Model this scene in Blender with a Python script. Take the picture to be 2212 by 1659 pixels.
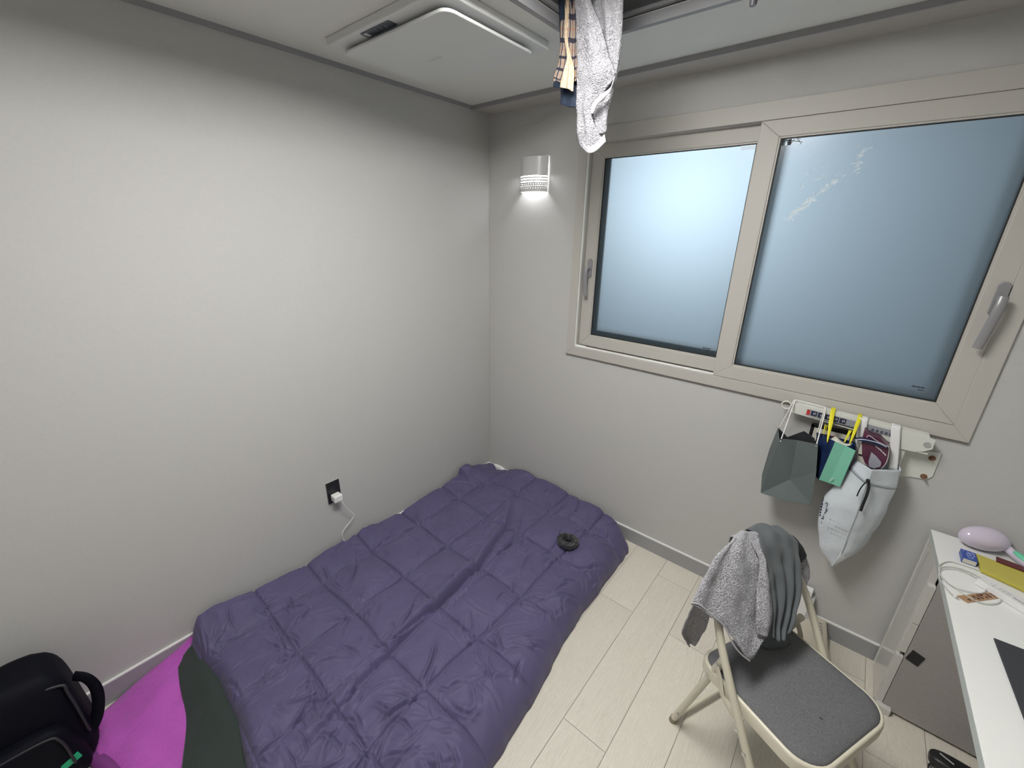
import bpy, bmesh, math, random
import numpy as np
from mathutils import Vector, Matrix, Euler, noise
random.seed(7)
PI = math.pi
S = bpy.context.scene
COL = S.collection
for o in list(bpy.data.objects):
    bpy.data.objects.remove(o)

# ------------------------------------------------------------------ camera
FPX = 901.4
CAM = Vector((1.8598, -2.0179, 1.6))
cam_d = bpy.data.cameras.new('camera')
cam_d.sensor_width = 36.0
cam_d.lens = 36.0 * FPX / 2212.0
cam_d.clip_start = 0.02
cam = bpy.data.objects.new('camera', cam_d)
COL.objects.link(cam)
cam.location = CAM + Vector((0, 0, 0.1264))
cam.rotation_euler = Euler((1.2175, -0.0165, 0.6938), 'XYZ')
S.camera = cam
S.view_settings.view_transform = 'Standard'
S.view_settings.look = 'None'
S.view_settings.gamma = 1.0
S.view_settings.use_curve_mapping = False
S.view_settings.exposure = 0.0

# ------------------------------------------------------------------ daylight outside
world = bpy.data.worlds.new('overcast_sky')
S.world = world
world.use_nodes = True
bg = world.node_tree.nodes['Background']
bg.inputs[0].default_value = (0.80, 0.92, 1.0, 1)
bg.inputs[1].default_value = 0.85

def area_light(name, loc, rot, size, size_y, power, color=(1, 1, 1)):
    d = bpy.data.lights.new(name, 'AREA')
    d.shape = 'RECTANGLE'
    d.size = size
    d.size_y = size_y
    d.energy = power
    d.color = color
    o = bpy.data.objects.new(name, d)
    COL.objects.link(o)
    o.location = loc
    o.rotation_euler = rot
    return o
# unseen area light added outside for the bright patch on the left pane
area_light('left_pane_light', (1.16, 0.62, 1.92), (math.radians(-86), 0, 0), 0.42, 0.30, 16.5, (0.92, 0.97, 1.0))
CEILING_EMIT = 42.5

# Two coordinate frames. 'wall': metres, heights counted from 0.126 m above the floor. 'floor': floor, bedding, chair and desk group, scaled up about the camera position.
FLOOR_SCALE, FLOOR_SHIFT, WO = 1.079, Vector((-0.147, 0.1594, 0)), Vector((0, 0, 0.1264))
FRAME = 'wall'
def metres(p):
    p = Vector(p)
    return p + WO if FRAME == 'wall' else (p if FRAME == 'metres' else p * FLOOR_SCALE + FLOOR_SHIFT)
# ------------------------------------------------------------------ un-projection: a photo pixel on a known plane -> metres
_R = cam.rotation_euler.to_matrix()
AX = {'x': Vector((1, 0, 0)), 'y': Vector((0, 1, 0)), 'z': Vector((0, 0, 1))}
def at(px, py, n, val):
    n = AX.get(n, n) if isinstance(n, str) else n
    d = _R @ Vector(((px - 1106) / FPX, -(py - 829.5) / FPX, -1))
    t = (val - CAM.dot(n)) / d.dot(n)
    return CAM + d * t
# folding chair axes on the floor
CF = Vector((0.9023, -0.4311, 0))
CW = Vector((0.4311, 0.9023, 0))
def ch(u, v, z):
    return CF * u + CW * v + Vector((0, 0, z))

# ------------------------------------------------------------------ materials
MATS = {}
def mat(name, color, rough=0.6, metal=0.0, bump=None, spec=0.5, var=None, sheen=0, trans=0, emit=None, coat=0):
    """bump=(scale, strength, distance[, stretch xyz]); var=(scale, amount)"""
    if name in MATS:
        return MATS[name]
    m = bpy.data.materials.new(name)
    m.use_nodes = True
    nt = m.node_tree
    b = nt.nodes['Principled BSDF']
    b.inputs['Base Color'].default_value = (*color, 1)
    b.inputs['Roughness'].default_value = rough
    b.inputs['Metallic'].default_value = metal
    b.inputs['Specular IOR Level'].default_value = spec
    b.inputs['Coat Weight'].default_value = coat
    b.inputs['Sheen Weight'].default_value = sheen
    b.inputs['Transmission Weight'].default_value = trans
    if emit:
        b.inputs['Emission Color'].default_value = (*emit[0], 1)
        b.inputs['Emission Strength'].default_value = emit[1]
    tc = nt.nodes.new('ShaderNodeTexCoord')
    if var:
        n = nt.nodes.new('ShaderNodeTexNoise')
        n.inputs['Scale'].default_value = var[0]
        n.inputs['Detail'].default_value = 5
        nt.links.new(tc.outputs['Object'], n.inputs['Vector'])
        r = nt.nodes.new('ShaderNodeValToRGB')
        a = var[1]
        r.color_ramp.elements[0].position = 0.3
        r.color_ramp.elements[1].position = 0.7
        r.color_ramp.elements[0].color = (*[c * (1 - a) for c in color], 1)
        r.color_ramp.elements[1].color = (*[min(1, c * (1 + a)) for c in color], 1)
        nt.links.new(n.outputs['Fac'], r.inputs['Fac'])
        nt.links.new(r.outputs['Color'], b.inputs['Base Color'])
    if bump:
        mp = nt.nodes.new('ShaderNodeMapping')
        if len(bump) > 3:
            mp.inputs['Scale'].default_value = bump[3]
        nt.links.new(tc.outputs['Object'], mp.inputs['Vector'])
        n = nt.nodes.new('ShaderNodeTexNoise')
        n.inputs['Scale'].default_value = bump[0]
        n.inputs['Detail'].default_value = 6
        n.inputs['Roughness'].default_value = 0.6
        nt.links.new(mp.outputs['Vector'], n.inputs['Vector'])
        bp = nt.nodes.new('ShaderNodeBump')
        bp.inputs['Strength'].default_value = bump[1]
        bp.inputs['Distance'].default_value = bump[2]
        nt.links.new(n.outputs['Fac'], bp.inputs['Height'])
        nt.links.new(bp.outputs['Normal'], b.inputs['Normal'])
    MATS[name] = m
    return m

def wall_mat():
    m = mat('wallpaper', (0.51, 0.506, 0.49), 0.75, spec=0.25)
    nt = m.node_tree
    b = nt.nodes['Principled BSDF']
    tc = nt.nodes['Texture Coordinate']
    hs = []
    for sc in ((1, 1, 14), (14, 14, 1)):
        mp = nt.nodes.new('ShaderNodeMapping')
        mp.inputs['Scale'].default_value = sc
        nt.links.new(tc.outputs['Object'], mp.inputs['Vector'])
        n = nt.nodes.new('ShaderNodeTexNoise')
        n.inputs['Scale'].default_value = 55
        n.inputs['Detail'].default_value = 4
        nt.links.new(mp.outputs['Vector'], n.inputs['Vector'])
        hs.append(n)
    ad = nt.nodes.new('ShaderNodeMath')
    ad.operation = 'ADD'
    nt.links.new(hs[0].outputs['Fac'], ad.inputs[0])
    nt.links.new(hs[1].outputs['Fac'], ad.inputs[1])
    bp = nt.nodes.new('ShaderNodeBump')
    bp.inputs['Strength'].default_value = 0.22
    bp.inputs['Distance'].default_value = 0.0012
    nt.links.new(ad.outputs[0], bp.inputs['Height'])
    nt.links.new(bp.outputs['Normal'], b.inputs['Normal'])
    mr = nt.nodes.new('ShaderNodeMapRange')
    mr.inputs['From Min'].default_value = 0.6
    mr.inputs['From Max'].default_value = 1.4
    mr.inputs['To Min'].default_value = 0.955
    mr.inputs['To Max'].default_value = 1.045
    nt.links.new(ad.outputs[0], mr.inputs['Value'])
    mx = nt.nodes.new('ShaderNodeMix')
    mx.data_type = 'RGBA'
    mx.blend_type = 'MULTIPLY'
    mx.inputs['Factor'].default_value = 1
    mx.inputs[6].default_value = (0.51, 0.506, 0.49, 1)
    nt.links.new(mr.outputs['Result'], mx.inputs[7])
    nt.links.new(mx.outputs[2], b.inputs['Base Color'])
    return m

def floor_mat():
    m = mat('floor_planks', (0.60, 0.53, 0.44), 0.42, spec=0.4)
    nt = m.node_tree
    b = nt.nodes['Principled BSDF']
    tc = nt.nodes['Texture Coordinate']
    at_ = nt.nodes.new('ShaderNodeAttribute')
    at_.attribute_name = 'plank'
    ad = nt.nodes.new('ShaderNodeVectorMath')
    ad.operation = 'ADD'
    sc = nt.nodes.new('ShaderNodeVectorMath')
    sc.operation = 'SCALE'
    sc.inputs['Scale'].default_value = 30
    nt.links.new(at_.outputs['Color'], sc.inputs[0])
    nt.links.new(tc.outputs['Object'], ad.inputs[0])
    nt.links.new(sc.outputs[0], ad.inputs[1])
    mp = nt.nodes.new('ShaderNodeMapping')
    mp.inputs['Scale'].default_value = (9, 0.9, 1)
    nt.links.new(ad.outputs[0], mp.inputs['Vector'])
    wv = nt.nodes.new('ShaderNodeTexNoise')
    wv.inputs['Scale'].default_value = 3.2
    wv.inputs['Detail'].default_value = 7
    wv.inputs['Distortion'].default_value = 1.4
    nt.links.new(mp.outputs[0], wv.inputs['Vector'])
    # cathedral grain: rings of a distorted field
    m2 = nt.nodes.new('ShaderNodeMath')
    m2.operation = 'MULTIPLY'
    m2.inputs[1].default_value = 16
    nt.links.new(wv.outputs['Fac'], m2.inputs[0])
    m3 = nt.nodes.new('ShaderNodeMath')
    m3.operation = 'FRACT'
    nt.links.new(m2.outputs[0], m3.inputs[0])
    mp2 = nt.nodes.new('ShaderNodeMapping')
    mp2.inputs['Scale'].default_value = (120, 5, 1)
    nt.links.new(ad.outputs[0], mp2.inputs['Vector'])
    fn = nt.nodes.new('ShaderNodeTexNoise')
    fn.inputs['Scale'].default_value = 2
    fn.inputs['Detail'].default_value = 4
    nt.links.new(mp2.outputs[0], fn.inputs['Vector'])
    mxv = nt.nodes.new('ShaderNodeMix')
    mxv.inputs['Factor'].default_value = 0.6
    nt.links.new(m3.outputs[0], mxv.inputs[2])
    nt.links.new(fn.outputs['Fac'], mxv.inputs[3])
    r = nt.nodes.new('ShaderNodeValToRGB')
    r.color_ramp.elements[0].position = 0.1
    r.color_ramp.elements[1].position = 0.75
    r.color_ramp.elements[0].color = (0.60, 0.55, 0.475, 1)
    r.color_ramp.elements[1].color = (0.72, 0.685, 0.60, 1)
    nt.links.new(mxv.outputs[0], r.inputs['Fac'])
    br = nt.nodes.new('ShaderNodeMapRange')
    br.inputs['To Min'].default_value = 0.94
    br.inputs['To Max'].default_value = 1.05
    sp = nt.nodes.new('ShaderNodeSeparateColor')
    nt.links.new(at_.outputs['Color'], sp.inputs[0])
    nt.links.new(sp.outputs[0], br.inputs['Value'])
    mx = nt.nodes.new('ShaderNodeMix')
    mx.data_type = 'RGBA'
    mx.blend_type = 'MULTIPLY'
    mx.inputs['Factor'].default_value = 1
    nt.links.new(r.outputs[0], mx.inputs[6])
    nt.links.new(br.outputs[0], mx.inputs[7])
    nt.links.new(mx.outputs[2], b.inputs['Base Color'])
    bp = nt.nodes.new('ShaderNodeBump')
    bp.inputs['Strength'].default_value = 0.15
    bp.inputs['Distance'].default_value = 0.0008
    nt.links.new(mxv.outputs[0], bp.inputs['Height'])
    nt.links.new(bp.outputs[0], b.inputs['Normal'])
    return m

def frosted_mat():
    m = bpy.data.materials.new('frosted_glass')
    m.use_nodes = True
    nt = m.node_tree
    nt.nodes.clear()
    out = nt.nodes.new('ShaderNodeOutputMaterial')
    tr = nt.nodes.new('ShaderNodeBsdfTranslucent')
    tr.inputs['Color'].default_value = (0.235, 0.285, 0.325, 1)
    df = nt.nodes.new('ShaderNodeBsdfDiffuse')
    df.inputs['Color'].default_value = (0.08, 0.11, 0.13, 1)
    gl = nt.nodes.new('ShaderNodeBsdfGlossy')
    gl.inputs['Roughness'].default_value = 0.22
    a = nt.nodes.new('ShaderNodeMixShader')
    a.inputs[0].default_value = 0.30
    nt.links.new(tr.outputs[0], a.inputs[1])
    nt.links.new(df.outputs[0], a.inputs[2])
    lw = nt.nodes.new('ShaderNodeFresnel')
    lw.inputs['IOR'].default_value = 1.4
    b = nt.nodes.new('ShaderNodeMixShader')
    nt.links.new(lw.outputs[0], b.inputs[0])
    nt.links.new(a.outputs[0], b.inputs[1])
    nt.links.new(gl.outputs[0], b.inputs[2])
    nt.links.new(b.outputs[0], out.inputs[0])
    tc = nt.nodes.new('ShaderNodeTexCoord')
    n = nt.nodes.new('ShaderNodeTexNoise')
    n.inputs['Scale'].default_value = 260
    nt.links.new(tc.outputs['Object'], n.inputs['Vector'])
    bp = nt.nodes.new('ShaderNodeBump')
    bp.inputs['Strength'].default_value = 0.25
    bp.inputs['Distance'].default_value = 0.0006
    nt.links.new(n.outputs['Fac'], bp.inputs['Height'])
    for s in (tr, df, gl):
        nt.links.new(bp.outputs[0], s.inputs['Normal'])
    MATS['frosted_glass'] = m
    return m

def clear_mat():
    m = bpy.data.materials.new('clear_glass')
    m.use_nodes = True
    nt = m.node_tree
    nt.nodes.clear()
    out = nt.nodes.new('ShaderNodeOutputMaterial')
    t = nt.nodes.new('ShaderNodeBsdfTransparent')
    t.inputs['Color'].default_value = (0.95, 0.97, 0.98, 1)
    g = nt.nodes.new('ShaderNodeBsdfGlossy')
    g.inputs['Roughness'].default_value = 0.05
    x = nt.nodes.new('ShaderNodeMixShader')
    x.inputs[0].default_value = 0.05
    nt.links.new(t.outputs[0], x.inputs[1])
    nt.links.new(g.outputs[0], x.inputs[2])
    nt.links.new(x.outputs[0], out.inputs[0])
    return m

def terry_mat(name, color):
    m = mat(name, color, 0.95, spec=0.15, sheen=0.3)
    nt = m.node_tree
    b = nt.nodes['Principled BSDF']
    tc = nt.nodes['Texture Coordinate']
    n1 = nt.nodes.new('ShaderNodeTexNoise')
    n1.inputs['Scale'].default_value = 62
    n1.inputs['Detail'].default_value = 3
    n1.inputs['Distortion'].default_value = 3.5
    nt.links.new(tc.outputs['Object'], n1.inputs['Vector'])
    v = nt.nodes.new('ShaderNodeTexVoronoi')
    v.inputs['Scale'].default_value = 330
    nt.links.new(tc.outputs['Object'], v.inputs['Vector'])
    ad = nt.nodes.new('ShaderNodeMath')
    ad.operation = 'MULTIPLY_ADD'
    ad.inputs[1].default_value = -0.35
    nt.links.new(v.outputs['Distance'], ad.inputs[0])
    nt.links.new(n1.outputs['Fac'], ad.inputs[2])
    bp = nt.nodes.new('ShaderNodeBump')
    bp.inputs['Strength'].default_value = 1.0
    bp.inputs['Distance'].default_value = 0.014
    nt.links.new(ad.outputs[0], bp.inputs['Height'])
    nt.links.new(bp.outputs[0], b.inputs['Normal'])
    r = nt.nodes.new('ShaderNodeValToRGB')
    r.color_ramp.elements[0].position = 0.28
    r.color_ramp.elements[1].position = 0.6
    r.color_ramp.elements[0].color = (*[c * 0.62 for c in color], 1)
    r.color_ramp.elements[1].color = (*[min(1, c * 1.2) for c in color], 1)
    nt.links.new(n1.outputs['Fac'], r.inputs['Fac'])
    nt.links.new(r.outputs[0], b.inputs['Base Color'])
    return m

def fleck_mat(name, c0, c1):
    m = mat(name, c0, 0.9, spec=0.2)
    nt = m.node_tree
    b = nt.nodes['Principled BSDF']
    tc = nt.nodes['Texture Coordinate']
    n = nt.nodes.new('ShaderNodeTexNoise')
    n.inputs['Scale'].default_value = 900
    n.inputs['Detail'].default_value = 4
    nt.links.new(tc.outputs['Object'], n.inputs['Vector'])
    r = nt.nodes.new('ShaderNodeValToRGB')
    r.color_ramp.elements[0].position = 0.36
    r.color_ramp.elements[1].position = 0.62
    r.color_ramp.elements[0].color = (*c0, 1)
    r.color_ramp.elements[1].color = (*c1, 1)
    nt.links.new(n.outputs['Fac'], r.inputs['Fac'])
    nt.links.new(r.outputs[0], b.inputs['Base Color'])
    bp = nt.nodes.new('ShaderNodeBump')
    bp.inputs['Strength'].default_value = 0.3
    bp.inputs['Distance'].default_value = 0.0005
    nt.links.new(n.outputs['Fac'], bp.inputs['Height'])
    nt.links.new(bp.outputs[0], b.inputs['Normal'])
    return m

M_WALL = wall_mat()
M_FLOOR = floor_mat()
M_SEAM = mat('floor_seam', (0.22, 0.19, 0.16), 0.9)
M_CEIL = mat('ceiling_paper', (0.74, 0.735, 0.70), 0.8, bump=(180, 0.15, 0.001), spec=0.2)
M_TRIM = mat('grey_trim', (0.30, 0.30, 0.31), 0.45, bump=(60, 0.05, 0.0005))
M_BASE = mat('grey_baseboard', (0.33, 0.33, 0.335), 0.4, bump=(60, 0.05, 0.0005))
M_BASETOP = mat('pale_baseboard_lip', (0.80, 0.80, 0.78), 0.35)
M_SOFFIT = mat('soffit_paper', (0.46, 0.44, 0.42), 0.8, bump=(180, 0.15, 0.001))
M_UPVC = mat('window_upvc', (0.47, 0.455, 0.42), 0.5, bump=(40, 0.15, 0.0006, (30, 30, 1.0)))
M_GASKET = mat('gasket', (0.015, 0.015, 0.015), 0.6)
M_SEAL = mat('white_weather_seal', (0.82, 0.82, 0.80), 0.4)
M_FROST = frosted_mat()
M_CLEAR = clear_mat()
M_HANDLE = mat('handle_grey', (0.30, 0.30, 0.31), 0.35, metal=0.3)
M_WHITEP = mat('white_plastic', (0.80, 0.80, 0.79), 0.35, bump=(90, 0.03, 0.0003))
M_BLACKP = mat('black_plastic', (0.012, 0.012, 0.014), 0.4, bump=(90, 0.05, 0.0003))
M_ACW = mat('ac_white', (0.69, 0.70, 0.69), 0.4, bump=(90, 0.03, 0.0003))
M_ACD = mat('ac_display', (0.07, 0.08, 0.10), 0.25)
M_STEELW = mat('painted_white_steel', (0.66, 0.67, 0.62), 0.35, bump=(120, 0.05, 0.0004))
M_CREAM = mat('cream_painted_steel', (0.66, 0.62, 0.50), 0.3, bump=(120, 0.05, 0.0003))
M_STEEL = mat('bare_steel', (0.6, 0.6, 0.6), 0.3, metal=1.0)
M_RUST = mat('rusty_bolt', (0.25, 0.14, 0.08), 0.7, metal=0.4, var=(300, 0.4))
M_DESK = mat('white_laminate', (0.84, 0.845, 0.82), 0.35, bump=(200, 0.04, 0.0003))
M_DESKEDGE = mat('desk_edge_band', (0.52, 0.56, 0.54), 0.35)
M_GLOSS = mat('glossy_white_laminate', (0.58, 0.565, 0.54), 0.10, spec=0.8, bump=(6, 0.02, 0.002))
M_EDGEB = mat('matte_edge_band', (0.60, 0.59, 0.56), 0.5)
M_GREYP = mat('grey_panel_board', (0.36, 0.34, 0.325), 0.55, var=(300, 0.08))
M_COMF = mat('plum_grey_comforter', (0.090, 0.077, 0.165), 0.62, bump=(75, 0.35, 0.004), spec=0.35, sheen=0.12, var=(6, 0.06))
M_MAG = mat('magenta_cloth', (0.50, 0.090, 0.50), 0.7, bump=(28, 0.8, 0.010, (2.2, 1, 1)), sheen=0.2)
M_MAGD = mat('magenta_hem', (0.22, 0.045, 0.23), 0.7, bump=(60, 0.3, 0.003))
M_GREEN = mat('dark_green_blanket', (0.023, 0.036, 0.031), 0.8, bump=(30, 0.4, 0.006), sheen=0.15)
M_TERRY = terry_mat('grey_terry', (0.54, 0.53, 0.57))
M_TERRYL = terry_mat('pale_grey_terry', (0.47, 0.46, 0.50))
M_HEM = mat('pale_hem_band', (0.47, 0.46, 0.48), 0.7, bump=(200, 0.3, 0.001))
M_DKCLOTH = mat('slate_cloth', (0.095, 0.105, 0.112), 0.85, bump=(250, 0.3, 0.001), sheen=0.1)
M_BKCLOTH = mat('black_cloth', (0.014, 0.014, 0.016), 0.85, bump=(250, 0.3, 0.001))
M_SEAT = fleck_mat('flecked_grey_upholstery', (0.075, 0.077, 0.084), (0.20, 0.20, 0.205))
M_NAVY = mat('navy_card', (0.010, 0.022, 0.075), 0.45, var=(25, 0.5))
M_MINT = mat('mint_card', (0.20, 0.52, 0.38), 0.5)
M_MINTD = mat('mint_card_shaded_print', (0.20, 0.52, 0.38), 0.5)
M_GBAG = mat('slate_paper', (0.105, 0.128, 0.128), 0.7, bump=(35, 0.2, 0.002))
M_CORD = mat('white_cord', (0.80, 0.78, 0.75), 0.7)
M_YEL = mat('yellow_ribbon', (0.72, 0.66, 0.015), 0.5, bump=(120, 0.3, 0.001))
M_CREAMPAP = mat('cream_paper', (0.62, 0.60, 0.52), 0.7, bump=(60, 0.1, 0.001))
M_REDP = mat('red_print', (0.50, 0.03, 0.03), 0.6)
M_NONWOV = mat('white_nonwoven', (0.62, 0.67, 0.71), 0.85, bump=(45, 0.5, 0.004), var=(9, 0.05))
M_PURP = mat('purple_packaging', (0.10, 0.025, 0.055), 0.3, var=(14, 0.4))
M_NAVYPRINT = mat('navy_print', (0.012, 0.015, 0.045), 0.6)
M_FAINT = mat('faint_grey_print', (0.47, 0.46, 0.50), 0.7)
M_LILAC = mat('lilac_gloss_plastic', (0.64, 0.58, 0.70), 0.12, coat=0.5)
M_MINTB = mat('mint_button', (0.16, 0.62, 0.40), 0.3)
M_BLUE = mat('blue_pack_print', (0.025, 0.075, 0.36), 0.35)
M_PALEBL = mat('pale_blue_print', (0.45, 0.50, 0.75), 0.4)
M_YELN = mat('yellow_note_cover', (0.55, 0.49, 0.10), 0.6)
M_DKRED = mat('dark_red_cover', (0.12, 0.015, 0.018), 0.35)
M_GREYPR = mat('grey_print', (0.35, 0.35, 0.36), 0.6)
M_BROWNW = mat('tan_wrapper', (0.42, 0.25, 0.14), 0.4)
M_BROWNP = mat('dark_brown_print', (0.06, 0.025, 0.02), 0.5)
M_CABLE = mat('white_cable', (0.62, 0.62, 0.58), 0.4)
M_PAD = mat('charcoal_pad', (0.045, 0.047, 0.055), 0.6, bump=(300, 0.1, 0.0004))
M_PACK = mat('black_nylon', (0.0035, 0.004, 0.008), 0.65, spec=0.12, bump=(300, 0.3, 0.001))
M_PACKT = mat('charcoal_piping', (0.016, 0.016, 0.022), 0.5)
M_GTAG = mat('green_tag', (0.01, 0.42, 0.20), 0.5)

# ------------------------------------------------------------------ mesh helpers
WORLD_ORG = {}
def tag(o, label=None, cat=None, group=None, kind=None):
    if label: o['label'] = label
    if cat: o['category'] = cat
    if group: o['group'] = group
    if kind: o['kind'] = kind
    return o
def empty(name, loc, label, cat, group=None):
    o = bpy.data.objects.new(name, None)
    o.empty_display_size = 0.05
    COL.objects.link(o)
    o.location = metres(loc)
    WORLD_ORG[o.name] = metres(loc)
    return tag(o, label, cat, group)

class MB:
    def __init__(s):
        s.v, s.f, s.m = [], [], []
        s.mi = 0
    def add(s, vs, fs):
        n = len(s.v)
        s.v += [Vector(p) for p in vs]
        s.f += [tuple(i + n for i in f) for f in fs]
        s.m += [s.mi] * len(fs)
        return s
    def box(s, lo, hi):
        x0, y0, z0 = lo
        x1, y1, z1 = hi
        return s.hexa([(x0, y0, z0), (x1, y0, z0), (x1, y1, z0), (x0, y1, z0), (x0, y0, z1), (x1, y0, z1), (x1, y1, z1), (x0, y1, z1)])
    def hexa(s, p):
        return s.add(p, [(0, 3, 2, 1), (4, 5, 6, 7), (0, 1, 5, 4), (1, 2, 6, 5), (2, 3, 7, 6), (3, 0, 4, 7)])
    def obox(s, c, ax, ay, az):
        c, ax, ay, az = map(Vector, (c, ax, ay, az))
        return s.hexa([c - ax - ay - az, c + ax - ay - az, c + ax + ay - az, c - ax + ay - az, c - ax - ay + az, c + ax - ay + az, c + ax + ay + az, c - ax + ay + az])
    def prism(s, pts, d):
        """closed polygon extruded by vector d"""
        d = Vector(d)
        n = len(pts)
        vs = [Vector(p) for p in pts] + [Vector(p) + d for p in pts]
        fs = [tuple(range(n - 1, -1, -1)), tuple(range(n, 2 * n))]
        fs += [(i, (i + 1) % n, n + (i + 1) % n, n + i) for i in range(n)]
        return s.add(vs, fs)
    def tube(s, pts, r, seg=10, closed=False, smooth=0, flat=None):
        pts = [Vector(p) for p in pts]
        if smooth:
            pts = spline(pts, smooth, closed)
        n = len(pts)
        rr = r if isinstance(r, (list, tuple)) else [r] * n
        if len(rr) != n:
            rr = [rr[int(i * (len(rr) - 1) / (n - 1))] for i in range(n)]
        up = None
        vs = []
        for i, p in enumerate(pts):
            a = pts[(i - 1) % n] if (i > 0 or closed) else p
            b = pts[(i + 1) % n] if (i < n - 1 or closed) else p
            t = (b - a).normalized()
            if up is None:
                up = t.orthogonal().normalized()
                if flat is not None:
                    up = (Vector(flat[2]) - t * t.dot(Vector(flat[2]))).normalized()
            up = (up - t * up.dot(t)).normalized()
            sd = t.cross(up)
            for k in range(seg):
                q = 2 * PI * k / seg
                if flat is not None:
                    vs.append(p + sd * (math.cos(q) * flat[0]) + up * (math.sin(q) * flat[1]))
                else:
                    vs.append(p + (up * math.cos(q) + sd * math.sin(q)) * rr[i])
        fs = []
        m = n if closed else n - 1
        for i in range(m):
            for k in range(seg):
                k2 = (k + 1) % seg
                i2 = (i + 1) % n
                fs.append((i * seg + k, i * seg + k2, i2 * seg + k2, i2 * seg + k))
        if not closed:
            fs.append(tuple(range(seg - 1, -1, -1)))
            fs.append(tuple((n - 1) * seg + k for k in range(seg)))
        return s.add(vs, fs)
    def disc(s, c, nrm, r, h, seg=24):
        nrm = Vector(nrm).normalized()
        return s.tube([Vector(c), Vector(c) + nrm * h], r, seg)
    def grid(s, rows):
        h, w = len(rows), len(rows[0])
        vs = [p for r in rows for p in r]
        return s.add(vs, [(i * w + j, i * w + j + 1, (i + 1) * w + j + 1, (i + 1) * w + j) for i in range(h - 1) for j in range(w - 1)])
    def build(s, name, mats, parent=None, smooth=False, bevel=0, solid=0, offset=0, sub=0, angle=40, bseg=2):
        me = bpy.data.meshes.new(name)
        V = [metres(p) for p in s.v]
        if parent is not None:
            org = WORLD_ORG[parent.name]
        else:
            xs = [p.x for p in V]; ys = [p.y for p in V]; zs = [p.z for p in V]
            org = Vector(((min(xs) + max(xs)) / 2, (min(ys) + max(ys)) / 2, min(zs)))
        me.from_pydata([p - org for p in V], [], s.f)
        if not isinstance(mats, (list, tuple)):
            mats = [mats]
        for m in mats:
            me.materials.append(m)
        me.polygons.foreach_set('material_index', s.m)
        bm = bmesh.new()
        bm.from_mesh(me)
        if not solid:
            bmesh.ops.recalc_face_normals(bm, faces=bm.faces)
        bm.to_mesh(me)
        bm.free()
        if smooth:
            me.polygons.foreach_set('use_smooth', [True] * len(me.polygons))
            if smooth == 'auto':
                me.set_sharp_from_angle(angle=math.radians(angle))
        me.update()
        o = bpy.data.objects.new(name, me)
        COL.objects.link(o)
        if parent is None:
            o.location = org
        else:
            o.parent = parent
        WORLD_ORG[o.name] = org
        if bevel:
            b = o.modifiers.new('bevel', 'BEVEL')
            b.width = bevel
            b.segments = bseg
            b.limit_method = 'ANGLE'
            b.angle_limit = math.radians(35)
            b.harden_normals = False
        if solid:
            b = o.modifiers.new('solid', 'SOLIDIFY')
            b.thickness = solid
            b.offset = offset
        if sub:
            b = o.modifiers.new('sub', 'SUBSURF')
            b.levels = sub
            b.render_levels = sub
        return o

def spline(pts, k, closed=False):
    n = len(pts)
    out = []
    rng = range(n) if closed else range(n - 1)
    for i in rng:
        if closed:
            p0, p1, p2, p3 = pts[i - 1], pts[i], pts[(i + 1) % n], pts[(i + 2) % n]
        else:
            p1, p2 = pts[i], pts[i + 1]
            p0 = pts[i - 1] if i > 0 else p1 * 2 - p2
            p3 = pts[i + 2] if i + 2 < n else p2 * 2 - p1
        for j in range(k):
            t = j / k
            out.append(0.5 * ((2 * p1) + (p2 - p0) * t + (2 * p0 - 5 * p1 + 4 * p2 - p3) * t * t + (3 * p1 - p0 - 3 * p2 + p3) * t ** 3))
    if not closed:
        out.append(pts[-1].copy())
    return out

def cloth_rows(ctrl, kr=8, kc=10, amp=0.0, freq=25, fold=None):
    """ctrl: rows of world points -> fine smooth rows with small folds"""
    rows = [spline([Vector(p) for p in r], kc) for r in ctrl]
    cols = list(zip(*rows))
    cols = [spline(list(c), kr) for c in cols]
    rows = [list(r) for r in zip(*cols)]
    h, w = len(rows), len(rows[0])
    if amp or fold:
        out = []
        for i in range(h):
            o2 = []
            for j in range(w):
                a = rows[min(i + 1, h - 1)][j] - rows[max(i - 1, 0)][j]
                b = rows[i][min(j + 1, w - 1)] - rows[i][max(j - 1, 0)]
                n = a.cross(b)
                if n.length < 1e-9:
                    n = Vector((0, 0, 1))
                n.normalize()
                p = rows[i][j]
                d = amp * noise.noise(p * freq)
                if fold:
                    nf, fa, lo = fold
                    wgt = lo + (1 - lo) * i / (h - 1)
                    d += fa * wgt * math.sin(nf * 2 * PI * j / (w - 1) + 2.2 * noise.noise(p * 7) + i * 0.02)
                o2.append(p + n * d)
            out.append(o2)
        rows = out
    return rows

def text_mesh(mb, body, origin, xdir, ydir, size, lift=0.0004):
    """flat lettering laid on a surface"""
    cu = bpy.data.curves.new('t', 'FONT')
    cu.body = body
    cu.size = size
    cu.resolution_u = 3
    to = bpy.data.objects.new('t', cu)
    COL.objects.link(to)
    dg = bpy.context.evaluated_depsgraph_get()
    me = bpy.data.meshes.new_from_object(to.evaluated_get(dg))
    x = Vector(xdir).normalized()
    y = Vector(ydir).normalized()
    n = x.cross(y).normalized()
    o = Vector(origin) + n * lift
    mb.add([o + x * v.co.x + y * v.co.y for v in me.vertices], [tuple(p.vertices) for p in me.polygons])
    bpy.data.objects.remove(to)
    bpy.data.curves.remove(cu)
    bpy.data.meshes.remove(me)

# ------------------------------------------------------------------ room shell
RX, RY, CZ = 2.95, -3.1, 2.225
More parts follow.
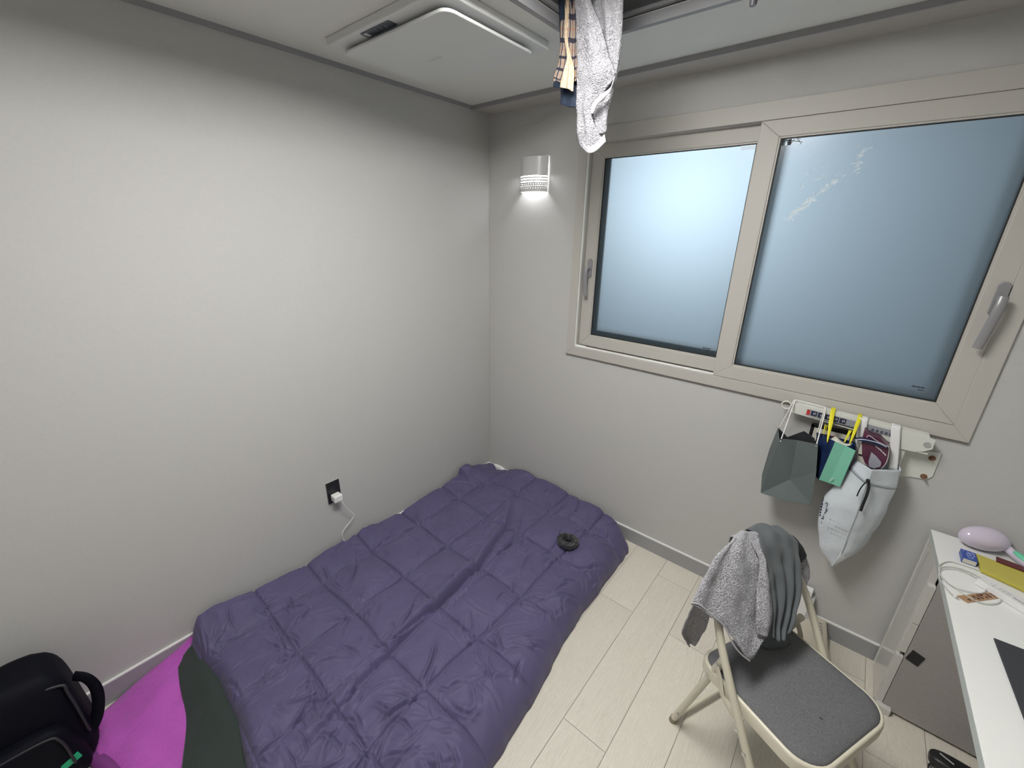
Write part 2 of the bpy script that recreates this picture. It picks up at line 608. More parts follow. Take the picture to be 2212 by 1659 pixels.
# floor: planks 175 mm x 921 mm laid along y
FRAME = 'metres'
fl = MB()
fl.add([(0, 0, -0.004), (RX, 0, -0.004), (RX, RY, -0.004), (0, RY, -0.004)], [(0, 1, 2, 3)])
PW, PL, X0 = 0.1754, 0.9209, 1.1888
rnd = []
c0 = -8
fl.mi = 1
g = 0.0007
for c in range(-8, 12):
    xa, xb = X0 + c * PW, X0 + (c + 1) * PW
    if xb <= 0.002 or xa >= RX: continue
    xa, xb = max(xa, 0), min(xb, RX)
    off = -0.463 if c % 2 == 0 else -0.1513
    k = math.ceil((0 - off) / PL)
    y1 = off + k * PL
    while y1 > RY:
        y0 = y1 - PL
        a, b = max(y0, RY), min(y1, 0)
        if b - a > 0.01:
            fl.add([(xa + g, a + g, 0), (xb - g, a + g, 0), (xb - g, b - g, 0), (xa + g, b - g, 0)], [(0, 1, 2, 3)])
            rnd.append(random.random())
        y1 = y0
floor_o = fl.build('floor', [M_SEAM, M_FLOOR])
ca = floor_o.data.color_attributes.new('plank', 'FLOAT_COLOR', 'CORNER')
li = 0
for pi, p in enumerate(floor_o.data.polygons):
    r = 0.5 if pi == 0 else rnd[pi - 1]
    for l in p.loop_indices:
        ca.data[l].color = (r, (r * 7.31) % 1, (r * 3.17) % 1, 1)
tag(floor_o, kind='structure')
FRAME = 'wall'

# ceiling with a recessed tray
TX0, TX1, TY0, TY1, TZ = 0.895, 1.60, -0.48, -2.45, 2.44
cb = MB()
cb.box((-0.1, RY - 0.1, CZ), (TX0, 0, CZ + 0.03))
cb.box((TX1, RY - 0.1, CZ), (RX + 0.1, 0, CZ + 0.03))
cb.box((TX0, TY0, CZ), (TX1, 0, CZ + 0.03))
cb.box((TX0, RY - 0.1, CZ), (TX1, TY1, CZ + 0.03))
cb.box((TX0 - 0.06, TY1 - 0.06, TZ), (TX1 + 0.06, TY0 + 0.06, TZ + 0.03))
tag(cb.build('ceiling', M_CEIL), kind='structure')
def ring(mb, x0, x1, y0, y1, w, z0, z1):
    mb.box((x0 - w, y1 - w, z0), (x0, y0 + w, z1))
    mb.box((x1, y1 - w, z0), (x1 + w, y0 + w, z1))
    mb.box((x0, y0, z0), (x1, y0 + w, z1))
    mb.box((x0, y1 - w, z0), (x1, y1, z1))
tm = MB()
ring(tm, TX0 + 0.001, TX1 - 0.001, TY0 - 0.001, TY1 + 0.001, 0.02, CZ - 0.002, CZ + 0.028)
ring(tm, TX0 + 0.013, TX1 - 0.013, TY0 - 0.013, TY1 + 0.013, 0.03, CZ + 0.034, CZ + 0.044)
ring(tm, TX0 - 0.03, TX1 + 0.03, TY0 + 0.03, TY1 - 0.03, 0.02, CZ + 0.028, TZ)
tag(tm.build('trim_1', M_TRIM), kind='structure')

# walls
WX0, WX1, WZ0, WZ1 = 0.618, 2.258, 0.938, 2.061     # window opening edge of the casing
wb = MB()
wb.box((0, 0, -0.1264), (WX0, 0.2, 2.5))
wb.box((WX1, 0, -0.1264), (RX, 0.2, 2.5))
wb.box((WX0, 0, -0.1264), (WX1, 0.2, WZ0))
wb.box((WX0, 0, WZ1), (WX1, 0.2, 2.5))
tag(wb.build('wall_back', M_WALL), kind='structure')
tag(MB().box((-0.12, RY - 0.12, -0.1264), (0, 0.2, 2.5)).build('wall_left', M_WALL), kind='structure')
tag(MB().box((RX, RY - 0.12, -0.1264), (RX + 0.12, 0.2, 2.5)).build('wall_right', M_WALL), kind='structure')
tag(MB().box((0, RY - 0.12, -0.1264), (RX, RY, 2.5)).build('wall_front', M_WALL), kind='structure')
# wallpaper seam strip at the corner
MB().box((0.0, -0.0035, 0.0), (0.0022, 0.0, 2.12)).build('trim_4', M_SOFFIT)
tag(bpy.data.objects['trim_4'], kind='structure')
# cornice: dropped soffit on the window wall and a thin strip on the left wall
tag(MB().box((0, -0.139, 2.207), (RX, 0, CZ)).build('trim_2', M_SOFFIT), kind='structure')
t3 = MB()
t3.box((0, -0.145, 2.2055), (RX, -0.139, CZ))
t3.box((0, RY, 2.209), (0.010, -0.145, CZ))
tag(t3.build('trim_3', M_TRIM), kind='structure')
FRAME = 'metres'
def baseboard(name, lo, hi, lipax):
    b = MB().box(lo, hi)
    o = b.build(name, M_BASE)
    tag(o, kind='structure')
    l2, h2 = list(lo), list(hi)
    l2[2] = hi[2]
    h2[2] = hi[2] + 0.008
    lip = MB().box(l2, h2).build('baseboard_lip', M_BASETOP, o, bevel=0.002)
baseboard('baseboard_back', (0.0, -0.011, 0), (RX, 0, 0.081), 1)
baseboard('baseboard_left', (0.0, RY, 0), (0.011, -0.011, 0.091), 0)
baseboard('baseboard_right', (RX - 0.011, RY, 0), (RX, -0.011, 0.081), 0)

FRAME = 'wall'
# ------------------------------------------------------------------ window
def frame_ring(mb, x0, x1, z0, z1, w, y0, y1, wt=None, wb_=None, wl=None, wr=None):
    wl = wl or w; wr = wr or w; wt = wt or w; wb_ = wb_ or w
    # mitred members
    o = [(x0, z0), (x1, z0), (x1, z1), (x0, z1)]
    i = [(x0 + wl, z0 + wb_), (x1 - wr, z0 + wb_), (x1 - wr, z1 - wt), (x0 + wl, z1 - wt)]
    for k in range(4):
        a, b = o[k], o[(k + 1) % 4]
        c, d = i[(k + 1) % 4], i[k]
        q = [a, b, c, d]
        mb.hexa([(p[0], y0, p[1]) for p in q] + [(p[0], y1, p[1]) for p in q])
win = MB()
frame_ring(win, 0.612, 2.263, 0.933, 2.066, 0.050, -0.010, 0.004, wt=0.062)
frame_ring(win, WX0, WX1, WZ0, WZ1, 0.042, 0.004, 0.19, wt=0.060, wb_=0.046, wl=0.050)
wo = win.build('window_1', M_UPVC, bevel=0.0012)
tag(wo, kind='structure')
MB().box((0.612, -0.0105, 0.9295), (2.263, 0.0, 0.9330)).build('sealant_line', mat('brown_sealant', (0.12, 0.10, 0.085), 0.8), wo)
# white weather seal showing beside the set-back left sash
sl = MB()
sl.box((0.6625, -0.007, 0.983), (0.6675, 0.010, 2.00))
sl.box((0.662, 0.004, 0.983), (1.415, 0.010, 0.990))
sl.box((0.662, 0.002, 0.982), (0.73, 0.012, 0.994))
sl.build('weather_seal', M_SEAL, wo, bevel=0.001)
def sash(name, x0, x1, z0, z1, wl, wr, wb_, wt, y0, y1, clear, label):
    f = MB()
    frame_ring(f, x0, x1, z0, z1, 0, y0, y1, wt=wt, wb_=wb_, wl=wl, wr=wr)
    fo = f.build('window_sash', M_UPVC, wo, bevel=0.002)
    gx0, gx1, gz0, gz1 = x0 + wl, x1 - wr, z0 + wb_, z1 - wt
    # glazing bead and dark gasket
    gb = MB()
    frame_ring(gb, gx0 - 0.001, gx1 + 0.001, gz0 - 0.001, gz1 + 0.001, 0.007, y0 + 0.004, y1 - 0.002)
    gb.build('glazing_bead', M_UPVC, fo, bevel=0.001)
    gk = MB()
    frame_ring(gk, gx0 + 0.005, gx1 - 0.005, gz0 + 0.005, gz1 - 0.005, 0.0045, y0 + 0.010, y0 + 0.014)
    gk.build('gasket', M_GASKET, fo)
    yp = y0 + 0.014
    a0, a1, b0, b1 = gx0 + 0.004, gx1 - 0.004, gz0 + 0.004, gz1 - 0.004
    p = MB()
    (cx0, cz0, cx1, cx2) = clear   # clear patch: x left, z bottom, x right(bottom), x right(top)
    if cx0 <= a0 + 0.01:           # patch in the top-left corner
        fr = [(a0, b0), (a1, b0), (a1, b1), (cx2, b1), (cx1, cz0), (a0, cz0)]
        cl = [(a0, cz0), (cx1, cz0), (cx2, b1), (a0, b1)]
    else:
        fr = [(a0, b0), (a1, b0), (a1, cz0), (cx0, cz0), (cx2, b1), (a0, b1)]
        cl = [(cx0, cz0), (a1, cz0), (a1, b1), (cx2, b1)]
    p.prism([(x, yp, z) for x, z in fr], (0, 0.0, 0))
    p = MB()
    p.add([(x, yp, z) for x, z in fr], [tuple(range(len(fr)))])
    po = p.build('frosted_pane', M_FROST, fo)
    c = MB()
    c.add([(x, yp, z) for x, z in cl], [(0, 1, 2, 3)])
    c.build('clear_corner', M_CLEAR, fo)
    return fo, yp, (a0, a1, b0, b1)
sl_o, ypl, ql = sash('left', 0.669, 1.47, 0.991, 2.003, 0.062, 0.062, 0.059, 0.060, 0.030, 0.068, (1.345, 1.918, 1.5, 1.340), '')
sr_o, ypr, qr = sash('right', 1.412, 2.214, 0.984, 2.004, 0.070, 0.058, 0.060, 0.058, -0.004, 0.028, (1.40, 1.916, 1.562, 1.546), '')
# lever handles
def lever(base, lever_pts, out, s):
    b = MB()
    c = Vector(base)
    pts = []
    for k in range(24):
        q = 2 * PI * k / 24
        pts.append((c.x + 0.013 * math.cos(q) * s, c.y, c.z + (0.036 * s if math.sin(q) >= 0 else -0.036 * s) + 0.013 * s * math.sin(q)))
    b.prism(pts, (0, -0.010, 0))
    b.tube([c + Vector((0, -0.008, 0)), c + Vector((0, -out, 0))], 0.0085 * s, 14)
    bo = b.build('lever_handle', M_HANDLE, lever.parent, smooth='auto', bevel=0.001)
    l = MB()
    l.tube(lever_pts, 0.01, 12, smooth=6, flat=(0.0115 * s, 0.006 * s, (0, 1, 0)))
    l.build('lever', M_HANDLE, bo, smooth='auto')
lever.parent = sl_o
lever((0.705, 0.030, 1.415), [(0.705, -0.012, 1.425), (0.705, -0.016, 1.40), (0.706, -0.013, 1.34), (0.709, -0.010, 1.275)], 0.048, 1.0)
lever.parent = sr_o
lever((2.196, -0.004, 1.42), [(2.198, -0.042, 1.432), (2.196, -0.050, 1.395), (2.192, -0.046, 1.33), (2.186, -0.042, 1.265)], 0.042, 1.1)
# tiny maker's marks at the pane corners, and glue smears on the right pane
mk = MB()
for (x, z, y) in ((1.335, 1.088, ypl), (2.075, 1.090, ypr)):
    for k in range(9):
        mk.box((x + 0.004 * k, y - 0.0006, z), (x + 0.004 * k + 0.0028, y - 0.0002, z + 0.0045 + 0.002 * (k % 3 == 1)))
    mk.box((x + 0.018, y - 0.0006, z - 0.008), (x + 0.034, y - 0.0002, z - 0.0055))
mk.build('glass_marks', M_BLACKP, wo)
rs = random.Random(3)
smear = mat('dried_glue', (0.62, 0.72, 0.77), 0.6)
sm = MB()
def smudge(px0, py0, px1, py1, n, wid, ln):
    a, b = at(px0, py0, 'y', ypr), at(px1, py1, 'y', ypr)
    for _ in range(n):
        t = rs.random()
        p = a.lerp(b, t) + Vector((rs.gauss(0, wid), 0, rs.gauss(0, wid)))
        an = rs.gauss(0.75, 0.35)
        L = ln * (0.4 + rs.random())
        d = Vector((math.cos(an), 0, math.sin(an))) * L
        w = Vector((-math.sin(an), 0, math.cos(an))) * (0.0006 + 0.0012 * rs.random())
        y = -0.0004 - 0.0003 * rs.random()
        sm.add([p - d + Vector((0, y, 0)), p + w + Vector((0, y, 0)), p + d + Vector((0, y, 0)), p - w + Vector((0, y, 0))], [(0, 1, 2, 3)])
smudge(1700, 475, 1760, 425, 70, 0.006, 0.014)
smudge(1760, 425, 1815, 380, 34, 0.006, 0.014)
smudge(1850, 375, 1860, 330, 26, 0.004, 0.009)
smudge(1860, 330, 1885, 318, 12, 0.004, 0.008)
smudge(1720, 400, 1850, 340, 12, 0.02, 0.02)
sm.build('glue_smears', smear, wo)
# pane-edge shading rings and outer aluminium window behind the frosted sashes, and the yard outside
ow = MB()
frame_ring(ow, 0.732, 1.407, 1.051, 1.942, 0.01, 0.0540, 0.068, wl=0.044, wb_=0.046, wt=0.003, wr=0.006)  # ring added close behind the left pane to darken its edges
frame_ring(ow, 1.484, 2.155, 1.046, 1.945, 0.01, 0.0290, 0.045, wl=0.014, wb_=0.034, wt=0.003, wr=0.040)  # same for the right pane, set further back for softer edges
frame_ring(ow, 0.66, 2.22, 0.98, 2.02, 0.05, 0.12, 0.15, wb_=0.06, wt=0.045, wl=0.05, wr=0.05)
tag(ow.build('window_2', mat('outer_grey_frame', (0.16, 0.18, 0.175), 0.5)), kind='structure')

tw_ = MB()
for k in range(14):
    a_ = at(1672 + rs.uniform(0, 70), 292 + rs.uniform(0, 20), 'y', 2.2)
    d1 = Vector((rs.uniform(-0.10, 0.10), rs.uniform(-0.1, 0.1), rs.uniform(-0.02, 0.05)))
    tw_.tube([a_ - d1, a_ + Vector((0, 0, 0.01)), a_ + d1], 0.0022, 5, smooth=4)
trk = at(1700, 330, 'y', 2.2)
tw_.tube([Vector((trk.x, 2.2, -0.1264)), trk, trk + Vector((0.05, 0, 0.5))], 0.012, 7, smooth=6)
tag(tw_.build('bare_tree', mat('bark', (0.06, 0.05, 0.045), 0.9)), 'bare dark twigs outdoors seen through the clear corner of the window', 'tree')
# ------------------------------------------------------------------ ceiling light in the tray (out of frame, lights the room)
cl = empty('ceiling_light', (1.24, -1.42, CZ - 0.01), 'white rectangular LED ceiling light recessed in the ceiling tray', 'light')
fr = MB()
LX0, LX1, LY0, LY1 = 1.06, 1.42, -0.98, -1.86
ring(fr, LX0, LX1, LY0, LY1, 0.02, CZ + 0.064, CZ + 0.18)
fr.box((LX0, LY1, CZ + 0.16), (LX1, LY0, CZ + 0.18))
fr.build('light_frame', M_WHITEP, cl)
MB().box((LX0 + 0.001, LY1 + 0.001, CZ + 0.067), (LX1 - 0.001, LY0 - 0.001, CZ + 0.11)).build('diffuser', mat('led_diffuser', (0.9, 0.9, 0.9), 0.5, emit=((1.0, 0.985, 0.955), CEILING_EMIT)), cl)
for y in (-1.10, -1.74):
    MB().box((1.20, y - 0.02, CZ + 0.18), (1.28, y + 0.02, TZ)).build('mount', M_WHITEP, cl)

# ------------------------------------------------------------------ air conditioner cassette
ac = empty('air_conditioner', (0.50, -0.81, 2.2), 'white square ceiling cassette air conditioner with dark display strip', 'air conditioner')
AX0, AX1, AY0, AY1 = 0.195, 0.805, -1.062, -0.560
MB().box((AX0, AY0, 2.199), (AX1, AY1, CZ)).build('cassette_frame', M_ACW, ac, bevel=0.004)
# drop panel, and its core coloured dark for the shade in the gap
p = [at(745, 122, 'z', 2.178), at(962, 13, 'z', 2.178), at(1157, 121, 'z', 2.178)]
PX0, PX1, PY0, PY1 = (p[0].x), (p[2].x), (p[0].y + p[1].y) / 2, p[2].y
def rrect(x0, x1, y0, y1, r, n=6):
    out = []
    for cx, cy, a0 in ((x1 - r, y1 - r, 0), (x0 + r, y1 - r, 90), (x0 + r, y0 + r, 180), (x1 - r, y0 + r, 270)):
        for k in range(n + 1):
            q = math.radians(a0 + 90 * k / n)
            out.append((cx + r * math.cos(q), cy + r * math.sin(q)))
    return out
MB().prism([(x, y, 2.178) for x, y in rrect(PX0, PX1, PY0, PY1, 0.035)], (0, 0, 0.010)).build('intake_panel', M_ACW, ac, bevel=0.003)
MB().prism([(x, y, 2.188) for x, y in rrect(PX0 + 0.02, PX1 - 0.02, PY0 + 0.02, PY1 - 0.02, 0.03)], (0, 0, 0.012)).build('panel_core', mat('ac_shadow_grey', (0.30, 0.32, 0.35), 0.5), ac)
dd = [at(780, 74, 'z', 2.1985), at(838, 41, 'z', 2.1985), at(853, 52, 'z', 2.1985), at(800, 82, 'z', 2.1985)]
DX0, DX1 = (dd[0].x + dd[3].x) / 2, (dd[1].x + dd[2].x) / 2
DY0, DY1 = (dd[0].y + dd[1].y) / 2, (dd[2].y + dd[3].y) / 2
disp = MB().prism([(x, y, 2.1965) for x, y in rrect(DX0, DX1, DY0, DY1, 0.006)], (0, 0, 0.003)).build('display', M_ACD, ac)
MB().box((DX0 + 0.010, DY0 + 0.006, 2.1958), (DX0 + 0.026, DY1 - 0.006, 2.1966)).build('sensor_window', mat('sensor_pale', (0.55, 0.57, 0.58), 0.3), disp)
ic = MB()
for k in range(3):
    ic.tube([Vector((DX0 + 0.07 + 0.025 * k + 0.005 * math.cos(q * PI / 4), (DY0 + DY1) / 2 + 0.005 * math.sin(q * PI / 4), 2.1964)) for q in range(8)], 0.0006, 4, closed=True)
ic.build('display_icons', mat('display_icon', (0.25, 0.28, 0.32), 0.4), disp)
lg = MB()
a, b = at(926, 134, 'z', 2.178), at(958, 124, 'z', 2.178)
text_mesh(lg, 'CARRIER', (a.x, a.y, 2.178), (1, 0, 0), (0, -1, 0), 0.021)
lg.build('logo', mat('ac_logo', (0.45, 0.46, 0.46), 0.4), ac)

# ------------------------------------------------------------------ dark ceiling fitting at the top edge
hk = empty('ceiling_hook', at(1632, -20, 'z', CZ), 'dark brown cylindrical fitting hanging from the ceiling near the window', 'hook')
hc = at(1634, -34, 'z', CZ)
MB().disc(hc, (0, 0, -1), 0.020, 0.006).build('flange', M_WHITEP, hk, bevel=0.001)
MB().tube([hc + Vector((0, 0, -0.005)), hc + Vector((0, 0, -0.034))], 0.0095, 16).build('stem', mat('dark_brown_metal', (0.035, 0.025, 0.03), 0.4), hk, smooth='auto')
MB().tube([hc + Vector((0, 0, -0.034)), hc + Vector((0, 0, -0.046))], [0.0105, 0.0085], 16).build('cap', mat('grey_violet_metal', (0.12, 0.11, 0.13), 0.35), hk, smooth='auto')

# ------------------------------------------------------------------ wall lamp
wl = empty('wall_lamp', (0.340, 0, 1.79), 'white half-round pierced metal wall lamp, lit, beside the window', 'lamp')
LC, LR, LZ0, LZ1, LD = 0.3405, 0.0865, 1.797, 1.966, 0.062
rows_z = []
shade = MB()
NTH, NZ = 144, 130
def lpt(i, j):
    th = PI * i / NTH
    return Vector((LC - LR * math.cos(th), -LD * math.sin(th) - 0.002, LZ0 + (LZ1 - LZ0) * j / NZ))
def hole(i, j):
    z = j
    for (zc, hh) in ((57, 2.1), (47, 2.1), (37, 2.3)):
        if abs(z - zc) <= hh:
            k = (i + (zc * 7) % 9) % (24 if zc != 47 else 18)
            return 1 < k
    for n, (zc, per, hw) in enumerate(((28, 8, 1.5), (21, 6, 1.4), (13, 8, 1.3))):
        if abs(z - zc) <= 1.6:
            return (i % per) <= hw + 0.6
    return False
idx = {}
vs, fs = [], []
for i in range(NTH + 1):
    for j in range(NZ + 1):
        idx[i, j] = len(vs)
        vs.append(lpt(i, j))
for i in range(NTH):
    for j in range(NZ):
        if 4 < i < NTH - 4 and hole(i, j):
            continue
        fs.append((idx[i, j], idx[i + 1, j], idx[i + 1, j + 1], idx[i, j + 1]))
shade.add(vs, fs)
shade.build('lamp_shade', mat('lamp_white_metal', (0.64, 0.64, 0.64), 0.28, coat=0.3), wl, smooth=True, solid=0.0012, offset=-1)
tp = MB()
tp.prism([lpt(i, NZ) - Vector((0, 0, 0.002)) for i in range(0, NTH + 1, 4)], (0, 0, 0.0015))
tp.build('top_cap', MATS['lamp_white_metal'], wl)
MB().box((LC - 0.03, -0.045, 1.932), (LC + 0.03, -0.001, 1.960)).build('lamp_holder', M_WHITEP, wl)
MB().tube([(LC, -0.028, 1.935), (LC, -0.028, 1.915), (LC, -0.028, 1.882), (LC, -0.028, 1.870)], [0.013, 0.019, 0.019, 0.008], 16).build('bulb', mat('bulb_glow', (1, 1, 1), 0.5, emit=((0.95, 0.97, 1.0), 140)), wl, smooth=True)

# ------------------------------------------------------------------ outlet, charger, cable
ol = empty('power_outlet', (0, -1.19, 0.26), 'black wall outlet plate on the left wall above the bedding', 'outlet')
MB().box((0, -1.226, 0.262), (0.0035, -1.154, 0.385)).build('back_edge', mat('outlet_rim', (0.5, 0.5, 0.48), 0.4), ol)
MB().box((0.002, -1.2245, 0.264), (0.009, -1.1555, 0.3835)).build('cover_plate', M_BLACKP, ol, bevel=0.001)
so = MB()
for z in (0.352, 0.30):
    so.tube([(0.009 + 0.0006, -1.19 + 0.019 * math.cos(q * PI / 12), z + 0.019 * math.sin(q * PI / 12)) for q in range(24)], 0.001, 6, closed=True)
so.build('socket_rings', mat('black_gloss', (0.02, 0.02, 0.022), 0.2), ol)
chg = empty('phone_charger', (0.03, -1.19, 0.28), 'white plug-in charger with cable in the black wall outlet', 'charger')
cbd = MB()
cbd.box((0.010, -1.212, 0.281), (0.052, -1.168, 0.318))
cbd.build('charger_body', M_WHITEP, chg, bevel=0.006, bseg=3)
cbl = MB()
pts = [at(738, 1083, 'x', 0.045), at(745, 1093, 'x', 0.045), at(756, 1103, 'x', 0.038), at(765, 1112, 'x', 0.034), at(757, 1126, 'x', 0.030), at(745, 1141, 'x', 0.026), at(740, 1152, 'x', 0.024), at(741, 1162, 'x', 0.024), at(746, 1172, 'x', 0.03)]
cbl.tube(pts, 0.0020, 8, smooth=8)
cbl.build('charger_cable', M_WHITEP, chg, smooth=True)
cp = MB()
cp.tube([at(733, 1078, 'x', 0.048), at(740, 1086, 'x', 0.045)], 0.0042, 10)
cp.build('cable_plug', M_WHITEP, chg, smooth='auto')
pr = MB()
for k in range(3):
    pr.box((0.024 + 0.006 * k, -1.2125, 0.290), (0.0255 + 0.006 * k, -1.2122, 0.308))
pr.build('charger_print', M_GREYPR, chg)

# ------------------------------------------------------------------ bedding
FRAME = 'floor'
XW, YW = 0.1364, -0.1478          # left and window wall in floor-frame units, before the scaling about the camera
def vnoise(x, y, seed):
    """smooth value noise on arrays"""
    r = np.random.RandomState(seed)
    g = r.rand(64, 64)
    xi, yi = np.floor(x).astype(int), np.floor(y).astype(int)
    fx, fy = x - xi, y - yi
    fx = fx * fx * fx * (fx * (fx * 6 - 15) + 10)
    fy = fy * fy * fy * (fy * (fy * 6 - 15) + 10)
    a = g[xi % 64, yi % 64]; b = g[(xi + 1) % 64, yi % 64]
    c = g[xi % 64, (yi + 1) % 64]; d = g[(xi + 1) % 64, (yi + 1) % 64]
    return (a * (1 - fx) + b * fx) * (1 - fy) + (c * (1 - fx) + d * fx) * fy * 1.0 if False else (a * (1 - fx) + b * fx) * (1 - fy) + (c * (1 - fx) + d * fx) * fy

NX, NY = 380, 600
sx = np.linspace(0, 1, NX)
ty = np.linspace(0, 1, NY)
T, Sx = np.meshgrid(ty, sx, indexing='ij')
yfoot = np.interp(Sx, [0, 0.03, 0.10, 0.22, 0.38, 0.55, 1.0], [-1.885, -1.912, -1.910, -1.885, -1.89, -1.93, -1.96])
yback = np.interp(Sx, [0, 0.05, 0.09, 0.13, 0.2, 0.8, 0.93, 1.0], [-0.165, -0.155, -0.175, -0.168, -0.154, -0.154, -0.165, -0.20])
Y = yback + (yfoot - yback) * T
xr = np.interp(-Y, [0.10, 0.16, 0.20, 0.25, 0.3, 0.5, 0.6, 0.74, 0.93, 1.03, 1.08, 1.24, 1.41, 1.7, 2.0],
               [1.16, 1.175, 1.20, 1.225, 1.225, 1.228, 1.235, 1.235, 1.255, 1.272, 1.28, 1.302, 1.315, 1.34, 1.36])
xr = xr + 0.012 * (vnoise(-Y * 7, Y * 0 + 3.3, 5) - 0.5) + 0.008 * (vnoise(-Y * 22, Y * 0 + 1.3, 8) - 0.5)
xl = np.interp(-Y, [0, 0.2, 0.3, 1.86, 1.90, 1.92], [0.150, 0.146, 0.145, 0.145, 0.152, 0.165])
# arc-length-ish: more samples near the right edge
SS = Sx
X = xl + (xr - xl) * SS
# base profile
def sstep(a, b, v):
    t = np.clip((v - a) / (b - a), 0, 1)
    return t * t * (3 - 2 * t)
dr = xr - X                       # distance to the right edge
dl = X - xl
df = Y - yfoot                    # distance to foot edge
db = yback - Y
edge_r = np.sqrt(np.clip(1 - (1 - np.clip(dr / 0.12, 0, 1)) ** 2, 0, 1))
edge_f = np.sqrt(np.clip(1 - (1 - np.clip(df / 0.05, 0, 1)) ** 2, 0, 1))
edge_b = np.sqrt(np.clip(1 - (1 - np.clip(db / 0.035, 0, 1)) ** 2, 0, 1))
edge_l = np.sqrt(np.clip(1 - (1 - np.clip(dl / 0.03, 0, 1)) ** 2, 0, 1))
lw = np.interp(-Y, [0.15, 0.232, 0.34, 0.40, 0.462, 0.478, 0.56, 0.71, 0.845, 0.94, 1.055, 1.08, 1.146, 1.24, 1.33, 1.47, 1.62, 1.71, 1.80, 1.854, 1.892, 1.93],
               [0.115, 0.135, 0.160, 0.190, 0.188, 0.140, 0.135, 0.130, 0.122, 0.118, 0.122, 0.136, 0.155, 0.126, 0.145, 0.128, 0.148, 0.165, 0.180, 0.170, 0.135, 0.08])
lb = np.interp(X, [0.14, 0.209, 0.251, 0.30, 0.352, 0.503, 0.646, 0.781, 0.885, 0.998, 1.086, 1.147, 1.187],
               [0.095, 0.080, 0.070, 0.105, 0.128, 0.168, 0.160, 0.152, 0.126, 0.140, 0.120, 0.09, 0.06])
mid_h = 0.112 + 0.02 * np.exp(-((X - 0.6) / 0.35) ** 2 - ((Y + 0.35) / 0.25) ** 2)
wl_ = 1 - sstep(0.0, 0.22, dl)
wb_k = 1 - sstep(0.0, 0.20, db)
base = (mid_h * (1 - wl_) + lw * wl_) * (1 - wb_k * (1 - 0.4 * wl_)) + lb * wb_k * (1 - 0.4 * wl_)
base = base - 0.014
# quilting grid with wobble
wx = 0.016 * (vnoise(X * 3 + 5, -Y * 3 + 9, 11) - 0.5) + 0.03 * (vnoise(-Y * 1.6, X * 0 + 2, 12) - 0.5)
wy = 0.020 * (vnoise(X * 3.4 + 15, -Y * 3 + 2, 13) - 0.5)
Xq, Yq = X + wx, Y + wy
sxs = [0.09, 0.325, 0.56, 0.795, 1.03]
sys_ = [-0.10, -0.36, -0.62, -0.912, -1.18, -1.435, -1.662, -1.89]
dxs = np.min([np.abs(Xq - s) for s in sxs], axis=0)
dys = np.min([np.abs(Yq - s) for s in sys_], axis=0)
def puff(d, half):
    t = np.clip(d / half, 0, 1)
    return 1 - (1 - t) ** 2.3
q = puff(dxs, 0.12) * puff(dys, 0.13)
Z = base + 0.021 * np.sqrt(np.clip(q, 0, 1)) * (0.7 + 0.6 * vnoise(X * 4, -Y * 4, 21))
line_x = np.exp(-(dxs / 0.0035) ** 2)
line_y = np.exp(-(dys / 0.0035) ** 2)
Z -= 0.007 * np.maximum(line_x * 0.8, line_y)
# the long sharp fold running down the middle
fx = np.interp(-Y, [0.05, 0.30, 0.60, 0.90, 1.16, 1.41, 1.66, 1.80], [0.36, 0.50, 0.675, 0.772, 0.785, 0.805, 0.85, 0.87])
fx = fx + 0.012 * (vnoise(-Y * 9, Y * 0 + 7, 31) - 0.5)
fa = np.interp(-Y, [0.35, 0.55, 0.8, 1.1, 1.4, 1.6, 1.75, 1.9], [0.0, 0.6, 1.0, 1.15, 0.95, 0.7, 0.5, 0.0])
dfx = X - fx
Z += fa * (0.022 * np.exp(-((dfx + 0.022) / 0.020) ** 2) - 0.022 * np.exp(-((dfx - 0.008) / 0.010) ** 2))
fx2 = fx + np.interp(-Y, [0.4, 0.9, 1.3], [0.085, 0.06, 0.05])
Z += 0.45 * fa * sstep(0.3, 0.5, -Y) * sstep(1.25, 0.9, -Y) * (0.016 * np.exp(-((X - fx2 + 0.015) / 0.014) ** 2) - 0.018 * np.exp(-((X - fx2 - 0.008) / 0.007) ** 2))
# creases
rc = np.random.RandomState(42)
def crease(cx, cy, ang, L, w, d):
    ca, sa = math.cos(ang), math.sin(ang)
    R_ = L * 1.4 + w * 4
    j0, j1 = np.searchsorted(-Y[:, NX // 2], [-cy - R_, -cy + R_])
    j0, j1 = max(0, j0 - 3), min(NY, j1 + 3)
    if j1 <= j0: return
    i0, i1 = np.searchsorted(sx, [(cx - R_ - 0.15) / 1.10, (cx + R_ - 0.14) / 1.04])
    i0, i1 = max(0, i0 - 3), min(NX, i1 + 3)
    if i1 <= i0: return
    xx, yy = X[j0:j1, i0:i1] - cx, Y[j0:j1, i0:i1] - cy
    a = xx * ca + yy * sa
    b = -xx * sa + yy * ca + 0.25 * a * a / max(L, .02) * rc.choice([-1, 1])
    env = np.exp(-(a / (L * 0.5)) ** 2)
    Z[j0:j1, i0:i1] += env * d * 1.2 * (0.9 * np.exp(-((b + w * 1.1) / (w * 1.2)) ** 2) - np.exp(-(b / w) ** 2) + 0.35 * np.exp(-((b - w * 2.2) / (w * 1.6)) ** 2))
for s1 in sxs:
    for s2 in sys_:
        for _ in range(5):
            an = rc.rand() * 2 * PI
            r0 = 0.02 + 0.05 * rc.rand()
            crease(s1 + r0 * math.cos(an), s2 + r0 * math.sin(an), an + rc.randn() * 0.25, 0.03 + 0.05 * rc.rand(), 0.0035 + 0.003 * rc.rand(), 0.004 + 0.005 * rc.rand())
